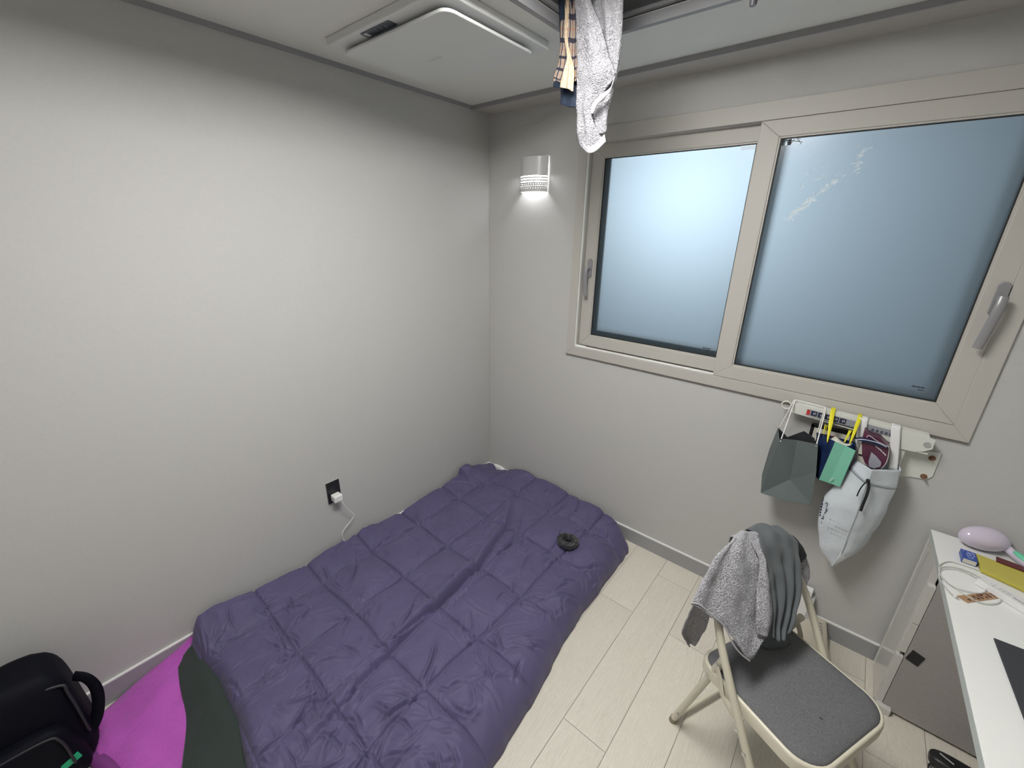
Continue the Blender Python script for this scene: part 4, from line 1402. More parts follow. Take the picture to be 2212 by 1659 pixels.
# black tie
tie = MB()
kn = Yp(1875, 1038, yc - 0.006)
superbox(tie, kn, 0.006, 0.005, 0.006, 3, 12, 8)
ts = [kn, Yp(1866, 1046, yc - 0.006), Yp(1857, 1058, yc - 0.004), Yp(1851, 1072, yc - 0.002)]
tie.tube(ts, 0.0016, 6, smooth=5, flat=(0.002, 0.0008, (0, 1, 0)))
ts = [kn, Yp(1877, 1050, yc - 0.006), Yp(1872, 1070, yc - 0.006), Yp(1864, 1090, yc - 0.003), Yp(1859, 1104, yc - 0.002)]
tie.tube(ts, 0.0035, 6, smooth=5, flat=(0.0045, 0.0009, (0, 1, 0)))
tie.build('black_tie', M_BKCLOTH, wbg, smooth=True)
# emblem: laurel branches, and small faint print below
def on_left(px, py, lift=0.0016):
    # nearest point of the left panel seen through that pixel
    best, bp2 = 1e9, None
    d = _R @ Vector(((px - 1106) / FPX, -(py - 829.5) / FPX, -1))
    d.normalize()
    for r in panelL:
        for p in r:
            v = p - CAM
            q_ = (v - d * v.dot(d)).length
            if q_ < best:
                best, bp2 = q_, v.dot(d)
    return CAM + d * (bp2 - lift)
em = MB()
def leafchain(pxs, lw):
    for k in range(len(pxs) - 1):
        a, b = on_left(*pxs[k]), on_left(*pxs[k + 1])
        t = (b - a)
        n_ = t.cross(Vector((0, -1, 0))).normalized()
        for sgn in (-1, 1):
            em.add([a, a.lerp(b, 0.5) + n_ * lw * sgn, a.lerp(b, 1.0) + n_ * lw * 0.5 * sgn, a.lerp(b, 0.55)], [(0, 1, 2, 3)])
leafchain([(1788, 1090), (1787.5, 1094), (1786.5, 1098), (1785.5, 1102), (1784, 1106), (1782.5, 1110), (1780.5, 1114), (1778, 1118), (1775.5, 1122)], 0.0042)
leafchain([(1778, 1080), (1776.5, 1086), (1775, 1092), (1773.5, 1098), (1772.5, 1104), (1772, 1110), (1772, 1116)], 0.0036)
em.tube([on_left(*q_) for q_ in ((1783, 1088), (1786, 1086), (1789, 1089), (1786, 1092), (1784, 1095))], 0.0013, 5, smooth=3)
em.tube([on_left(*q_) for q_ in ((1778, 1120), (1775, 1124), (1774.5, 1131))], 0.0009, 5, smooth=3)
em.tube([on_left(*q_) for q_ in ((1779, 1075), (1777, 1082))], 0.0016, 5)
em.build('laurel_emblem', M_NAVYPRINT, wbg)
fp = MB()
cc = [on_left(1783.5 + 5.5 * math.cos(k * PI / 10), 1141 + 6.2 * math.sin(k * PI / 10)) for k in range(20)]
fp.tube(cc, 0.0005, 5, closed=True)
for r in range(4):
    for k in range(6):
        a = on_left(1794 + 7 * k - 2 * r, 1130 + 3.2 * k + 8.5 * r - 8)
        fp.obox(a, (0.0034, 0, -0.0012), (0, 0.0003, 0), (0.0004, 0, 0.0012))
fp.build('faint_print', M_FAINT, wbg)
# purple package inside the mouth
ppk = empty('purple_package', (2.02, -0.10, 0.80), 'dark purple moulded package sticking out of the white tote', 'package')
pr_ = MB()
sh = [(1868, 930), (1882, 941), (1902, 947), (1921, 966), (1919, 990), (1912, 1003), (1901, 1014), (1882, 1013), (1868, 1000), (1862, 985), (1862, 950)]
pr_.prism([Yp(x, y, -0.112) for x, y in sh], (0, 0.045, 0))
pr_.build('package_body', M_PURP, ppk, bevel=0.002)
gw = MB()
gw.prism([Yp(x, y, -0.1125) for x, y in ((1882, 976), (1893, 985), (1904, 999), (1902, 1008), (1888, 1012), (1877, 1008), (1876, 997))], (0, -0.002, 0))
gw.build('pale_window', mat('grey_violet_window', (0.36, 0.36, 0.42), 0.4), ppk, bevel=0.001)
wr = MB()
wr.tube([Yp(x, y, -0.114) for x, y in ((1872, 945), (1878, 941), (1895, 953), (1913, 962), (1920, 966), (1919, 985), (1914, 1000), (1904, 1013))], 0.0012, 6, smooth=4)
wr.tube([Yp(x, y, -0.135) for x, y in ((1846, 950), (1860, 949), (1880, 952), (1900, 958), (1915, 966))], 0.0013, 6, smooth=4)
wr.build('white_piping', mat('white_edge', (0.75, 0.72, 0.76), 0.5), ppk, smooth=True)
lid = MB()
lid.prism([Yp(x, y, -0.125) for x, y in ((1847, 950), (1858, 947.5), (1880, 951), (1900, 958), (1919, 967), (1908, 967), (1882, 958), (1860, 953))], (0, 0.02, 0))
lid.build('flap', M_NAVY, ppk)
pt = MB()
a = Yp(1890, 962, -0.1135)
for k, (px, py) in enumerate(((1893, 965), (1898, 969), (1903, 973), (1908, 978), (1912, 982))):
    q_ = Yp(px, py, -0.1135)
    pt.obox(q_, (0.003, 0, -0.003), (0, 0.0006, 0), (0.001, 0, 0.0012))
pt.build('white_lettering', mat('white_edge', (0, 0, 0)), ppk)
crd = empty('cream_card', (1.98, -0.09, 0.80), 'cream card with red print tucked left of the purple package', 'card')
cr = MB()
cr.prism([Yp(x, y, -0.108) for x, y in ((1860, 954), (1874, 956), (1874, 1006), (1850, 996))], (0, 0.003, 0))
cr.build('card_body', M_CREAMPAP, crd)
rd = MB()
rd.prism([Yp(x, y, -0.1085) for x, y in ((1867, 955), (1872, 956), (1871, 965), (1867, 966))], (0, -0.0008, 0))
rd.prism([Yp(x, y, -0.1085) for x, y in ((1860, 956), (1864, 954), (1863, 958))], (0, -0.0008, 0))
rd.build('red_print', M_REDP, crd)
bk = MB()
bk.prism([Yp(x, y, -0.1085) for x, y in ((1854, 980), (1871, 984), (1871, 988), (1854, 984))], (0, -0.0008, 0))
bk.build('black_bar', M_BLACKP, crd)
gg = MB()
gg.prism([Yp(x, y, -0.1085) for x, y in ((1864, 969), (1871, 970), (1870, 976), (1862, 975))], (0, -0.0008, 0))
gg.build('grey_stamp', M_GREYPR, crd)

FRAME = 'floor'
# ------------------------------------------------------------------ folding chair
chair = empty('folding_chair', ch(2.14, 0.04, 0), 'cream steel folding chair with flecked grey seat, draped with towels', 'chair')
RT = 0.0105
def upt(z, v):          # point of the slanted main frame at height z
    return ch(2.373 - 0.575 * z, v, z)
VL, VR = -0.152, 0.225
mf = MB()
pts = [upt(0.01, VL), upt(0.25, VL), upt(0.45, VL), upt(0.58, VL + 0.006), upt(0.65, VL + 0.030), upt(0.70, VL + 0.070), upt(0.722, VL + 0.12), upt(0.722, VR - 0.12), upt(0.70, VR - 0.070), upt(0.65, VR - 0.030), upt(0.58, VR - 0.006), upt(0.45, VR), upt(0.25, VR), upt(0.01, VR)]
mf.tube(pts, RT, 14, smooth=6)
mf.build('main_frame', M_CREAM, chair, smooth=True)
bar = MB()
bar.tube([upt(0.12, VL), upt(0.12, VR)], 0.008, 12)
bar.build('front_crossbar', M_CREAM, chair, smooth='auto')
rl = MB()
for (v0, v1) in ((-0.128, -0.082), (0.205, 0.165)):
    rl = MB()
    rl.tube([ch(2.060, v0, 0.500), ch(2.055, v0, 0.490), ch(1.921, v1, 0.012)], 0.0105, 14)
    rl.build('rear_leg', M_CREAM, chair, smooth='auto')
rb2 = MB()
rb2.tube([ch(1.9255, -0.082, 0.035), ch(1.9255, 0.165, 0.035)], 0.0085, 12)
rb2.build('rear_crossbar', M_CREAM, chair, smooth='auto')
M_RUB = mat('beige_rubber', (0.28, 0.24, 0.18), 0.7)
for v in (-0.082, 0.165):
    MB().tube([ch(1.9235, v, 0.022), ch(1.919, v, 0.0)], 0.0125, 14).build('rubber_foot', M_RUB, chair, smooth='auto')
for v in (VL, VR):
    MB().tube([upt(0.022, v), upt(0.0, v)], 0.0125, 14).build('rubber_foot', M_RUB, chair, smooth='auto')
# linkage plates and rivets
for v in (-0.140, 0.212):
    pa = [ch(2.048, v, 0.470), ch(2.066, v, 0.440), ch(2.085, v, 0.395), ch(2.125, v, 0.372), ch(2.150, v, 0.372)]
    MB().tube(pa, 0.004, 8, smooth=6, flat=(0.0085, 0.0016, CW)).build('hinge_link', M_CREAM, chair, smooth='auto')
for (u, z, v) in ((2.048, 0.472, VL + 0.012), (2.030, 0.405, -0.139), (2.153, 0.372, VL - 0.010), (2.185, 0.325, VL - 0.010), (2.048, 0.472, 0.215), (1.945, 0.085, -0.102)):
    sgn = -1 if v < 0 else 1
    MB().disc(ch(u, v, z), CW * sgn, 0.0055, 0.003, 12).build('rivet', M_STEEL, chair, smooth='auto')
# seat: rounded rectangle pan and pad
def seat_outline(inset, n=8):
    u0, u1, v0, v1 = 1.985 + inset, 2.322 - inset, -0.133 + inset, 0.212 - inset
    pts = []
    for (cu, cv, a0, r) in ((u1, v1, 0, 0.075), (u0, v1, 90, 0.045), (u0, v0, 180, 0.045), (u1, v0, 270, 0.075)):
        r = max(r - inset, 0.01)
        cx_ = cu - r if cu == u1 else cu + r
        cy_ = cv - r if cv == v1 else cv + r
        for k in range(n + 1):
            q_ = math.radians(a0 + 90 * k / n)
            pts.append((cx_ + r * math.cos(q_), cy_ + r * math.sin(q_)))
    return pts
SZ = 0.43
sp_ = MB()
oo, ii = seat_outline(0.0), seat_outline(0.012)
n_ = len(oo)
ringz = [(oo, SZ - 0.038), (oo, SZ - 0.008), (seat_outline(0.002), SZ - 0.002), (seat_outline(0.007), SZ), (seat_outline(0.010), SZ - 0.002), (ii, SZ - 0.006)]
rows = [[ch(u, v, z) for u, v in o_] + [ch(*o_[0], z)] for o_, z in ringz]
sp_.grid(rows)
i0 = len(sp_.v)
sp_.add([ch(u, v, SZ - 0.012) for u, v in ii], [tuple(range(n_))])
sp_.build('seat_pan', M_CREAM, chair, smooth='auto', angle=60)
pd = MB()
rows = []
for ins, dz in ((0.009, -0.008), (0.010, 0.000), (0.014, 0.004), (0.03, 0.007), (0.06, 0.009)):
    o_ = seat_outline(ins)
    rows.append([ch(u, v, SZ + dz) for u, v in o_] + [ch(*o_[0], SZ + dz)])
pd.grid(rows)
pd.add([p for p in rows[-1][:-1]], [tuple(range(n_))])
seat_pad = pd.build('seat_pad', M_SEAT, chair, smooth='auto', angle=60)
spk = MB()
a, b = at(1771, 1549, 'z', SZ + 0.0108), at(1777, 1554, 'z', SZ + 0.0108)
spk.tube([a, b], 0.0012, 6)
spk.build('dark_speck', M_BLACKP, seat_pad)
bkr = MB()
rows = []
for z in (0.56, 0.60, 0.64, 0.67, 0.70):
    rows.append([upt(z, VL + 0.06 + (VR - VL - 0.12) * k / 8) + CF * (-0.012 * math.sin(PI * k / 8)) for k in range(9)])
bkr.grid(rows)
bkr.build('backrest', M_SEAT, chair, smooth=True, solid=0.012, offset=0)

# ------------------------------------------------------------------ cloths over the chair
def cp3(px, py, u):
    return at(px, py, CF, u)
def ub(z): return 2.373 - 0.575 * z
def drape(rows_px, lift, iters=6):
    """px rows -> points lying 'lift' in front of the slanted chair back"""
    nrm = Vector((CF.x, CF.y, 0.575)).normalized()       # plane u + 0.575 z = 2.373
    k = Vector((CF.x, CF.y, 0.575))
    out = []
    for i, r in enumerate(rows_px):
        l = lift[i] if isinstance(lift, (list, tuple)) else lift
        o2 = []
        for j, q_ in enumerate(r):
            ll = l[j] if isinstance(l, (list, tuple)) else l
            o2.append(at(q_[0], q_[1], k, 2.373 + ll * k.length))
        out.append(o2)
    return out
# light terry towel on the left
tw = empty('grey_towel', ch(1.95, -0.05, 0.45), 'light grey terry towel draped over the left of the chair back', 'towel')
ctrl = drape([[(1583, 1166), (1598, 1157), (1617, 1153), (1638, 1160)],
              [(1545, 1204), (1572, 1196), (1612, 1192), (1650, 1213)],
              [(1517, 1254), (1560, 1262), (1612, 1262), (1662, 1272)],
              [(1496, 1299), (1548, 1322), (1606, 1338), (1664, 1335)],
              [(1494, 1305), (1567, 1357), (1621, 1427), (1650, 1376)]],
             [0.004, 0.020, 0.024, 0.024, [0.03, 0.022, 0.035, 0.03]])
# ridge row sits over the bar, and continue behind
rdg = [p + CF * -0.03 + Vector((0, 0, -0.004)) for p in ctrl[0]]
rdg2 = [p + CF * -0.045 + Vector((0, 0, -0.06)) for p in ctrl[0]]
rows = cloth_rows([[p + CF * -0.022 + CW * 0.022 + Vector((0, 0, -0.035)) for p in ctrl[0]], [p + CF * -0.014 + CW * 0.010 + Vector((0, 0, -0.006)) for p in ctrl[0]]] + ctrl, 9, 12, 0.004, 26, (2.2, 0.005, 0.1))
MB().grid(rows).build('front_fall', M_TERRY, tw, smooth=True, solid=0.004, offset=0)
# split lower edge: fold flap on the right
flp = drape([[(1618, 1165), (1638, 1162)], [(1640, 1210), (1652, 1214)], [(1636, 1270), (1663, 1275)], [(1634, 1335), (1666, 1335)], [(1636, 1371), (1658, 1366)]], [0.012, 0.034, 0.040, 0.040, 0.034])
rows = cloth_rows([[a, a.lerp(b, .5) + (CF * 0.010), b] for a, b in flp], 8, 8, 0.003, 30)
MB().grid(rows).build('folded_edge', M_TERRY, tw, smooth=True, solid=0.006, offset=0)
hemp = drape([[(1493.5, 1302.5), (1511, 1307), (1540, 1330), (1566, 1355), (1583, 1390), (1600, 1412), (1620, 1428)]], 0.031)[0]
MB().tube(hemp, 0.0022, 8, smooth=6).build('hem', M_HEM, tw, smooth=True)
bkf = [[cp3(1500, 1295, 1.975), cp3(1535, 1318, 1.985)], [cp3(1492, 1318, 1.965), cp3(1532, 1335, 1.98)], [cp3(1481, 1345, 1.955), cp3(1524, 1358, 1.97)], [cp3(1474, 1370, 1.95), cp3(1512, 1378, 1.96)], [cp3(1490, 1398, 1.945), cp3(1502, 1395, 1.95)]]
rows = cloth_rows([[a, a.lerp(b, .5) + CF * -0.012, b] for a, b in bkf], 8, 8, 0.004, 30)
MB().grid(rows).build('rear_fall', M_TERRY, tw, smooth=True, solid=0.004, offset=0)

# slate cloth in the middle
dk = empty('slate_shirt', ch(1.97, 0.10, 0.44), 'dark slate-grey garment bunched over the middle of the chair back', 'clothing')
ctrl = drape([[(1634, 1159), (1655, 1148), (1682, 1147), (1706, 1156), (1724, 1180)],
              [(1642, 1188), (1662, 1176), (1688, 1176), (1714, 1188), (1729, 1212)],
              [(1655, 1228), (1675, 1222), (1698, 1224), (1718, 1232), (1733, 1250)],
              [(1664, 1280), (1682, 1278), (1700, 1280), (1716, 1284), (1728, 1292)],
              [(1666, 1335), (1680, 1336), (1692, 1336), (1704, 1334), (1714, 1330)],
              [(1664, 1374), (1674, 1382), (1684, 1384), (1692, 1378), (1702, 1360)]],
             [0.006, 0.026, 0.034, 0.036, 0.034, 0.030])
rdg = [p + CF * -0.035 + Vector((0, 0, -0.004)) for p in ctrl[0]]
rdg2 = [p + CF * -0.05 + Vector((0, 0, -0.10)) for p in ctrl[0]]
rows = cloth_rows([rdg2, rdg] + ctrl, 10, 20, 0.006, 22, (3.3, 0.0065, 0.1))
MB().grid(rows).build('draped_body', M_DKCLOTH, dk, smooth=True, solid=0.003, offset=0)
pud = [[Z_(1640, 1385, SZ + 0.016), Z_(1670, 1372, SZ + 0.03), Z_(1700, 1372, SZ + 0.022)],
       [Z_(1648, 1398, SZ + 0.014), Z_(1680, 1392, SZ + 0.026), Z_(1706, 1380, SZ + 0.014)],
       [Z_(1662, 1404, SZ + 0.013), Z_(1688, 1400, SZ + 0.014), Z_(1708, 1388, SZ + 0.013)]]
MB().grid(cloth_rows(pud, 6, 8, 0.002, 40)).build('hem_on_seat', M_DKCLOTH, dk, smooth=True, solid=0.002, offset=0)

bk_ = [[(1700, 1153), (1716, 1160), (1730, 1178)], [(1716, 1172), (1731, 1180), (1741, 1196)], [(1726, 1196), (1735, 1200), (1741, 1204)], [(1727, 1219), (1730, 1217), (1734, 1211)]]
MB().grid(cloth_rows(drape(bk_, [-0.004, 0.006, 0.008, 0.006]), 8, 8, 0.002, 40)).build('black_garment', M_BKCLOTH, None, smooth=True, solid=0.003, offset=0)
tag(bpy.data.objects['black_garment'], 'black cloth folded over the right corner of the chair back', 'clothing')
tr_ = [[(1733, 1206), (1742, 1202)], [(1732, 1225), (1746, 1222)], [(1733, 1245), (1747, 1242)], [(1731, 1262), (1743, 1262)], [(1728, 1276), (1734, 1275)]]
rows = drape(tr_, -0.014)
MB().grid(cloth_rows([[a, a.lerp(b, .5) + CF * 0.006, b] for a, b in rows], 8, 8, 0.003, 40)).build('hand_towel', M_TERRY, None, smooth=True, solid=0.004, offset=0)
tag(bpy.data.objects['hand_towel'], 'small grey terry towel end hanging at the right chair upright', 'towel')

FRAME = 'wall'
# ------------------------------------------------------------------ clothes on a rod in the ceiling tray
rod = MB()
rod.tube([(TX0 - 0.028, -0.66, 2.372), (TX1 + 0.028, -0.66, 2.372)], 0.011, 16)
tag(rod.build('clothes_rod', M_STEEL, smooth='auto'), 'steel clothes rod spanning the ceiling tray, above the picture edge', 'rod')
YT = -0.66
def T(px, py, dy=0.0): return at(px, py, 'y', YT + dy)
ht = empty('hanging_towel', T(1290, 0), 'long pale grey terry towel hanging from the ceiling tray', 'towel')
def over_rod(front, dz=0.10):
    top = [Vector((p.x, YT - 0.014, 2.372)) for p in front[0]]
    top2 = [Vector((p.x, YT, 2.3855)) for p in front[0]]
    bck = [Vector((p.x, YT + 0.014, 2.372)) for p in front[0]]
    bck2 = [Vector((p.x, YT + 0.02, 2.30)) for p in front[0]]
    return [bck2, bck, top2, top] + front
main = [[T(1246, -40, -.012), T(1268, -40, -.030), T(1288, -40, -.022)],
        [T(1246, 0, -.012), T(1262, 0, -.036), T(1277, 0, -.026)],
        [T(1247, 60, -.012), T(1272, 60, -.038), T(1299, 60, -.026)],
        [T(1248, 120, -.012), T(1280, 120, -.040), T(1315, 120, -.022)],
        [T(1248, 165, -.012), T(1282, 165, -.038), T(1328, 162, -.016)],
        [T(1248, 195, -.012), T(1268, 195, -.030), T(1302, 200, -.022)],
        [T(1248, 230, -.014), T(1262, 235, -.030), T(1278, 240, -.026)],
        [T(1250, 285, -.014), T(1268, 290, -.036), T(1292, 286, -.028)],
        [T(1254, 308, -.014), T(1270, 318, -.032), T(1305, 304, -.020)],
        [T(1262, 322, -.014), T(1275, 330, -.026), T(1294, 322, -.018)]]
rows = cloth_rows(over_rod(main), 8, 14, 0.005, 30, (1.6, 0.004, 0.2))
MB().grid(rows).build('front_fold', M_TERRYL, ht, smooth=True, solid=0.004, offset=0)
bkk = [[T(1285, -40, .012), T(1315, -40, .004), T(1346, -40, .014)],
       [T(1280, 0, .012), T(1312, 0, -.002), T(1346, 0, .014)],
       [T(1290, 60, .010), T(1318, 60, .000), T(1344, 60, .014)],
       [T(1290, 120, .010), T(1322, 120, .002), T(1340, 120, .014)],
       [T(1285, 160, .008), T(1318, 160, .000), T(1334, 160, .012)],
       [T(1270, 210, .004), T(1300, 210, -.004), T(1322, 205, .010)],
       [T(1268, 250, .000), T(1290, 255, -.006), T(1312, 250, .008)],
       [T(1275, 285, .000), T(1295, 290, -.004), T(1310, 285, .006)]]
rows = cloth_rows(over_rod(bkk), 8, 14, 0.005, 26, (2.5, 0.006, 0.4))
MB().grid(rows).build('rear_fold', M_TERRY, ht, smooth=True, solid=0.004, offset=0)
# woven hem band curling down the right side and round the tip
hb = [[T(1328, 165, -.020), T(1325, 176, -.022)], [T(1318, 190, -.030), T(1316, 200, -.032)], [T(1296, 206, -.036), T(1300, 216, -.036)], [T(1280, 226, -.040), T(1290, 226, -.040)], [T(1276, 246, -.036), T(1281, 246, -.036)]]
MB().grid(cloth_rows(hb, 8, 5)).build('hem_band', M_HEM, ht, smooth=True, solid=0.003, offset=0)
hb2 = [[T(1259, 309, -.024), T(1259, 321, -.024)], [T(1270, 318, -.042), T(1272, 331, -.040)], [T(1286, 310, -.040), T(1288, 326, -.038)], [T(1306, 290, -.028), T(1309, 306, -.026)]]
MB().grid(cloth_rows(hb2, 8, 5)).build('end_band', M_HEM, ht, smooth=True, solid=0.003, offset=0)
hs_ = [T(1246.5, -10, -.014), T(1246.5, 60, -.014), T(1247.5, 120, -.014), T(1247.5, 200, -.014), T(1248, 250, -.016), T(1250, 290, -.016), T(1257, 314, -.018)]
MB().tube(hs_, 0.0016, 6, smooth=8).build('side_hem', M_HEM, ht, smooth=True)

# checked shirt beside the towel
def plaid_mat():
    m = mat('tan_plaid', (0.45, 0.40, 0.33), 0.85, spec=0.2)
    nt = m.node_tree
    b = nt.nodes['Principled BSDF']
    uv = nt.nodes.new('ShaderNodeUVMap')
    sp = nt.nodes.new('ShaderNodeSeparateXYZ')
    nt.links.new(uv.outputs[0], sp.inputs[0])
    def stripes(sock, freq, lo, hi, phase=0.0):
        a = nt.nodes.new('ShaderNodeMath'); a.operation = 'MULTIPLY_ADD'; a.inputs[1].default_value = freq; a.inputs[2].default_value = phase
        nt.links.new(sock, a.inputs[0])
        f = nt.nodes.new('ShaderNodeMath'); f.operation = 'FRACT'
        nt.links.new(a.outputs[0], f.inputs[0])
        g1 = nt.nodes.new('ShaderNodeMath'); g1.operation = 'GREATER_THAN'; g1.inputs[1].default_value = lo
        g2 = nt.nodes.new('ShaderNodeMath'); g2.operation = 'LESS_THAN'; g2.inputs[1].default_value = hi
        nt.links.new(f.outputs[0], g1.inputs[0]); nt.links.new(f.outputs[0], g2.inputs[0])
        mu = nt.nodes.new('ShaderNodeMath'); mu.operation = 'MULTIPLY'
        nt.links.new(g1.outputs[0], mu.inputs[0]); nt.links.new(g2.outputs[0], mu.inputs[1])
        return mu.outputs[0]
    cur = None
    def layer(prev, fac, col, amt):
        mx = nt.nodes.new('ShaderNodeMix'); mx.data_type = 'RGBA'
        sc = nt.nodes.new('ShaderNodeMath'); sc.operation = 'MULTIPLY'; sc.inputs[1].default_value = amt
        nt.links.new(fac, sc.inputs[0]); nt.links.new(sc.outputs[0], mx.inputs['Factor'])
        if prev is None: mx.inputs[6].default_value = (0.33, 0.28, 0.235, 1)
        else: nt.links.new(prev, mx.inputs[6])
        mx.inputs[7].default_value = (*col, 1)
        return mx.outputs[2]
    c = layer(None, stripes(sp.outputs[0], 7, 0.25, 0.45), (0.45, 0.22, 0.12), 0.6)
    c = layer(c, stripes(sp.outputs[1], 11, 0.60, 0.72), (0.40, 0.20, 0.12), 0.5)
    c = layer(c, stripes(sp.outputs[0], 7, 0.75, 0.97), (0.015, 0.02, 0.05), 0.95)
    c = layer(c, stripes(sp.outputs[1], 11, 0.05, 0.28), (0.02, 0.022, 0.045), 0.92)
    nt.links.new(c, b.inputs['Base Color'])
    return m
M_PLAID = plaid_mat()
hsn = empty('plaid_garment', T(1228, 0), 'tan and navy plaid garment hanging left of the pale grey towel', 'clothing')
def grid_uv(rows, name, m, parent, solid=0.002, us=1.0, vs_=1.0):
    o = MB().grid(rows).build(name, m, parent, smooth=True, solid=solid, offset=0)
    h, w = len(rows), len(rows[0])
    uvl = o.data.uv_layers.new(name='UVMap')
    for p in o.data.polygons:
        for li_ in p.loop_indices:
            vi = o.data.loops[li_].vertex_index
            uvl.data[li_].uv = ((vi % w) / (w - 1) * us, (vi // w) / (h - 1) * vs_)
    return o
pA = [[T(1212, -40, .01), T(1228, -40, -.004), T(1250, -40, .008)],
      [T(1212, 0, .01), T(1228, 0, -.006), T(1250, 0, .008)],
      [T(1213, 60, .01), T(1230, 60, -.006), T(1250, 60, .008)],
      [T(1212, 110, .01), T(1228, 110, -.004), T(1250, 110, .008)],
      [T(1207, 140, .01), T(1226, 140, -.006), T(1250, 140, .008)],
      [T(1200, 165, .01), T(1218, 170, -.004), T(1250, 165, .006)],
      [T(1198, 176, .01), T(1213, 178, -.002), T(1248, 176, .006)]]
rows = cloth_rows(over_rod(pA), 8, 14, 0.003, 40, (2.2, 0.006, 0.4))
grid_uv(rows, 'plaid_panel', M_PLAID, hsn, us=1.0, vs_=1.0)
nv1 = [[T(1198, 174, .009), T(1206, 175, .002), T(1212, 176, -.002)], [T(1196, 182, .010), T(1204, 184, .003), T(1211, 184, -.001)], [T(1196, 188, .012), T(1204, 190, .004), T(1212, 190, 0)]]
M_NAVYC = mat('navy_cloth', (0.012, 0.022, 0.045), 0.8, bump=(250, 0.3, 0.001))
MB().grid(cloth_rows(nv1, 4, 5)).build('navy_cuff', M_NAVYC, hsn, smooth=True, solid=0.003, offset=0)
# bright placket in front
pB = [[T(1224, -40, -.002), T(1227, -40, -.004), T(1230, -40, -.002)], [T(1222, 20, -.008), T(1225, 20, -.012), T(1229, 20, -.010)], [T(1221, 80, -.012), T(1223, 80, -.016), T(1226, 80, -.014)], [T(1226, 120, -.014), T(1229, 120, -.018), T(1233, 120, -.014)],
      [T(1219, 150, -.014), T(1229, 150, -.020), T(1240, 150, -.014)], [T(1212, 178, -.014), T(1226, 178, -.022), T(1239, 180, -.014)], [T(1211, 189, -.014), T(1226, 192, -.022), T(1238, 198, -.014)]]
rows = cloth_rows(pB, 8, 10, 0.002, 40, (2, 0.004, 0.3))
cr_m = mat('cream_check', (0.60, 0.47, 0.33), 0.85, var=(120, 0.25))
grid_uv(rows, 'cream_check_panel', cr_m, hsn)
nvk = empty('navy_garment', T(1230, 200), 'navy blue garment end hanging below the plaid cloth', 'clothing')
nB = [[T(1212, 120, .022), T(1230, 120, .018), T(1252, 120, .022)], [T(1213, 190, .020), T(1228, 190, .014), T(1252, 190, .018)], [T(1213, 215, .018), T(1228, 212, .008), T(1252, 214, .014)], [T(1214, 226, .018), T(1228, 231, .006), T(1252, 233, .014)]]
rows = cloth_rows(over_rod(nB), 8, 10, 0.002, 40, (1.5, 0.003, 0.3))
MB().grid(rows).build('garment_body', M_NAVYC, nvk, smooth=True, solid=0.004, offset=0)

FRAME = 'floor'
RXF = 2.87
# ------------------------------------------------------------------ desk
dsk = empty('desk', (2.55, -0.7, 0), 'white laminate desk with grey end panel at the right', 'desk')
DZ = 0.65
def dxe(y): return 2.2335 + (-y - 0.167) * 0.0215      # slightly turned left edge
DT = 0.022
yA, yB = -0.167, -1.75
MB().hexa([(dxe(yA), yA, DZ - DT), (RXF - 0.02, yA, DZ - DT), (RXF - 0.02, yB, DZ - DT), (dxe(yB), yB, DZ - DT), (dxe(yA), yA, DZ), (RXF - 0.02, yA, DZ), (RXF - 0.02, yB, DZ), (dxe(yB), yB, DZ)]).build('desktop', M_DESK, dsk, bevel=0.001)
MB().hexa([(dxe(yA) - 0.0012, yA, DZ - DT), (dxe(yA) + 0.0004, yA, DZ - DT), (dxe(yB) + 0.0004, yB, DZ - DT), (dxe(yB) - 0.0012, yB, DZ - DT), (dxe(yA) - 0.0012, yA, DZ - 0.001), (dxe(yA) + 0.0004, yA, DZ - 0.001), (dxe(yB) + 0.0004, yB, DZ - 0.001), (dxe(yB) - 0.0012, yB, DZ - 0.001)]).build('edge_band', M_DESKEDGE, dsk)
XP = 2.236
MB().box((XP, -0.352, 0.003), (XP + 0.018, -0.170, DZ - DT)).build('gloss_side_panel', M_GLOSS, dsk, bevel=0.0008)
MB().box((XP - 0.002, -0.185, 0.010), (XP + 0.016, -0.1705, DZ - DT)).build('rear_batten', M_EDGEB, dsk, bevel=0.001)
for z0, z1 in ((0.02, 0.255), (0.275, 0.40), (0.403, 0.560)):
    MB().box((XP + 0.001, -0.372, z0), (XP + 0.020, -0.352, z1)).build('front_batten', M_EDGEB, dsk, bevel=0.001)
MB().box((XP + 0.0215, -0.374, 0.012), (RXF - 0.05, -0.358, DZ - DT)).build('grey_end_panel', M_GREYP, dsk, bevel=0.001)
bh = MB()
c_ = at(1981, 1422, 'y', -0.3755)
bh.obox(at(1977, 1422, 'y', -0.3755), (0.0165, 0, -0.006), (0, 0.0012, 0), (0.004, 0, 0.022))
bh.build('black_tape', M_BLACKP, dsk)
ftb = MB()
ftb.box((XP + 0.004, -0.392, 0.0), (XP + 0.045, -0.366, 0.028))
ftb.build('foot_block', M_EDGEB, dsk, bevel=0.002)
crk = MB()
a, b, c_ = (XP - 0.0003), 0.0, 0.0
crk.tube([(a, -0.235, 0.60), (a, -0.225, 0.50), (a, -0.232, 0.44), (a, -0.245, 0.36)], 0.0006, 5)
crk.build('hairline_scratch', M_GREYPR, dsk)
MB().box((RXF - 0.08, yB, 0), (RXF - 0.04, yB + 0.04, DZ - DT)).build('leg', M_DESK, dsk)
MB().box((dxe(yB) + 0.05, yB + 0.01, 0), (dxe(yB) + 0.09, yB + 0.05, DZ - DT)).build('leg', M_DESK, dsk)

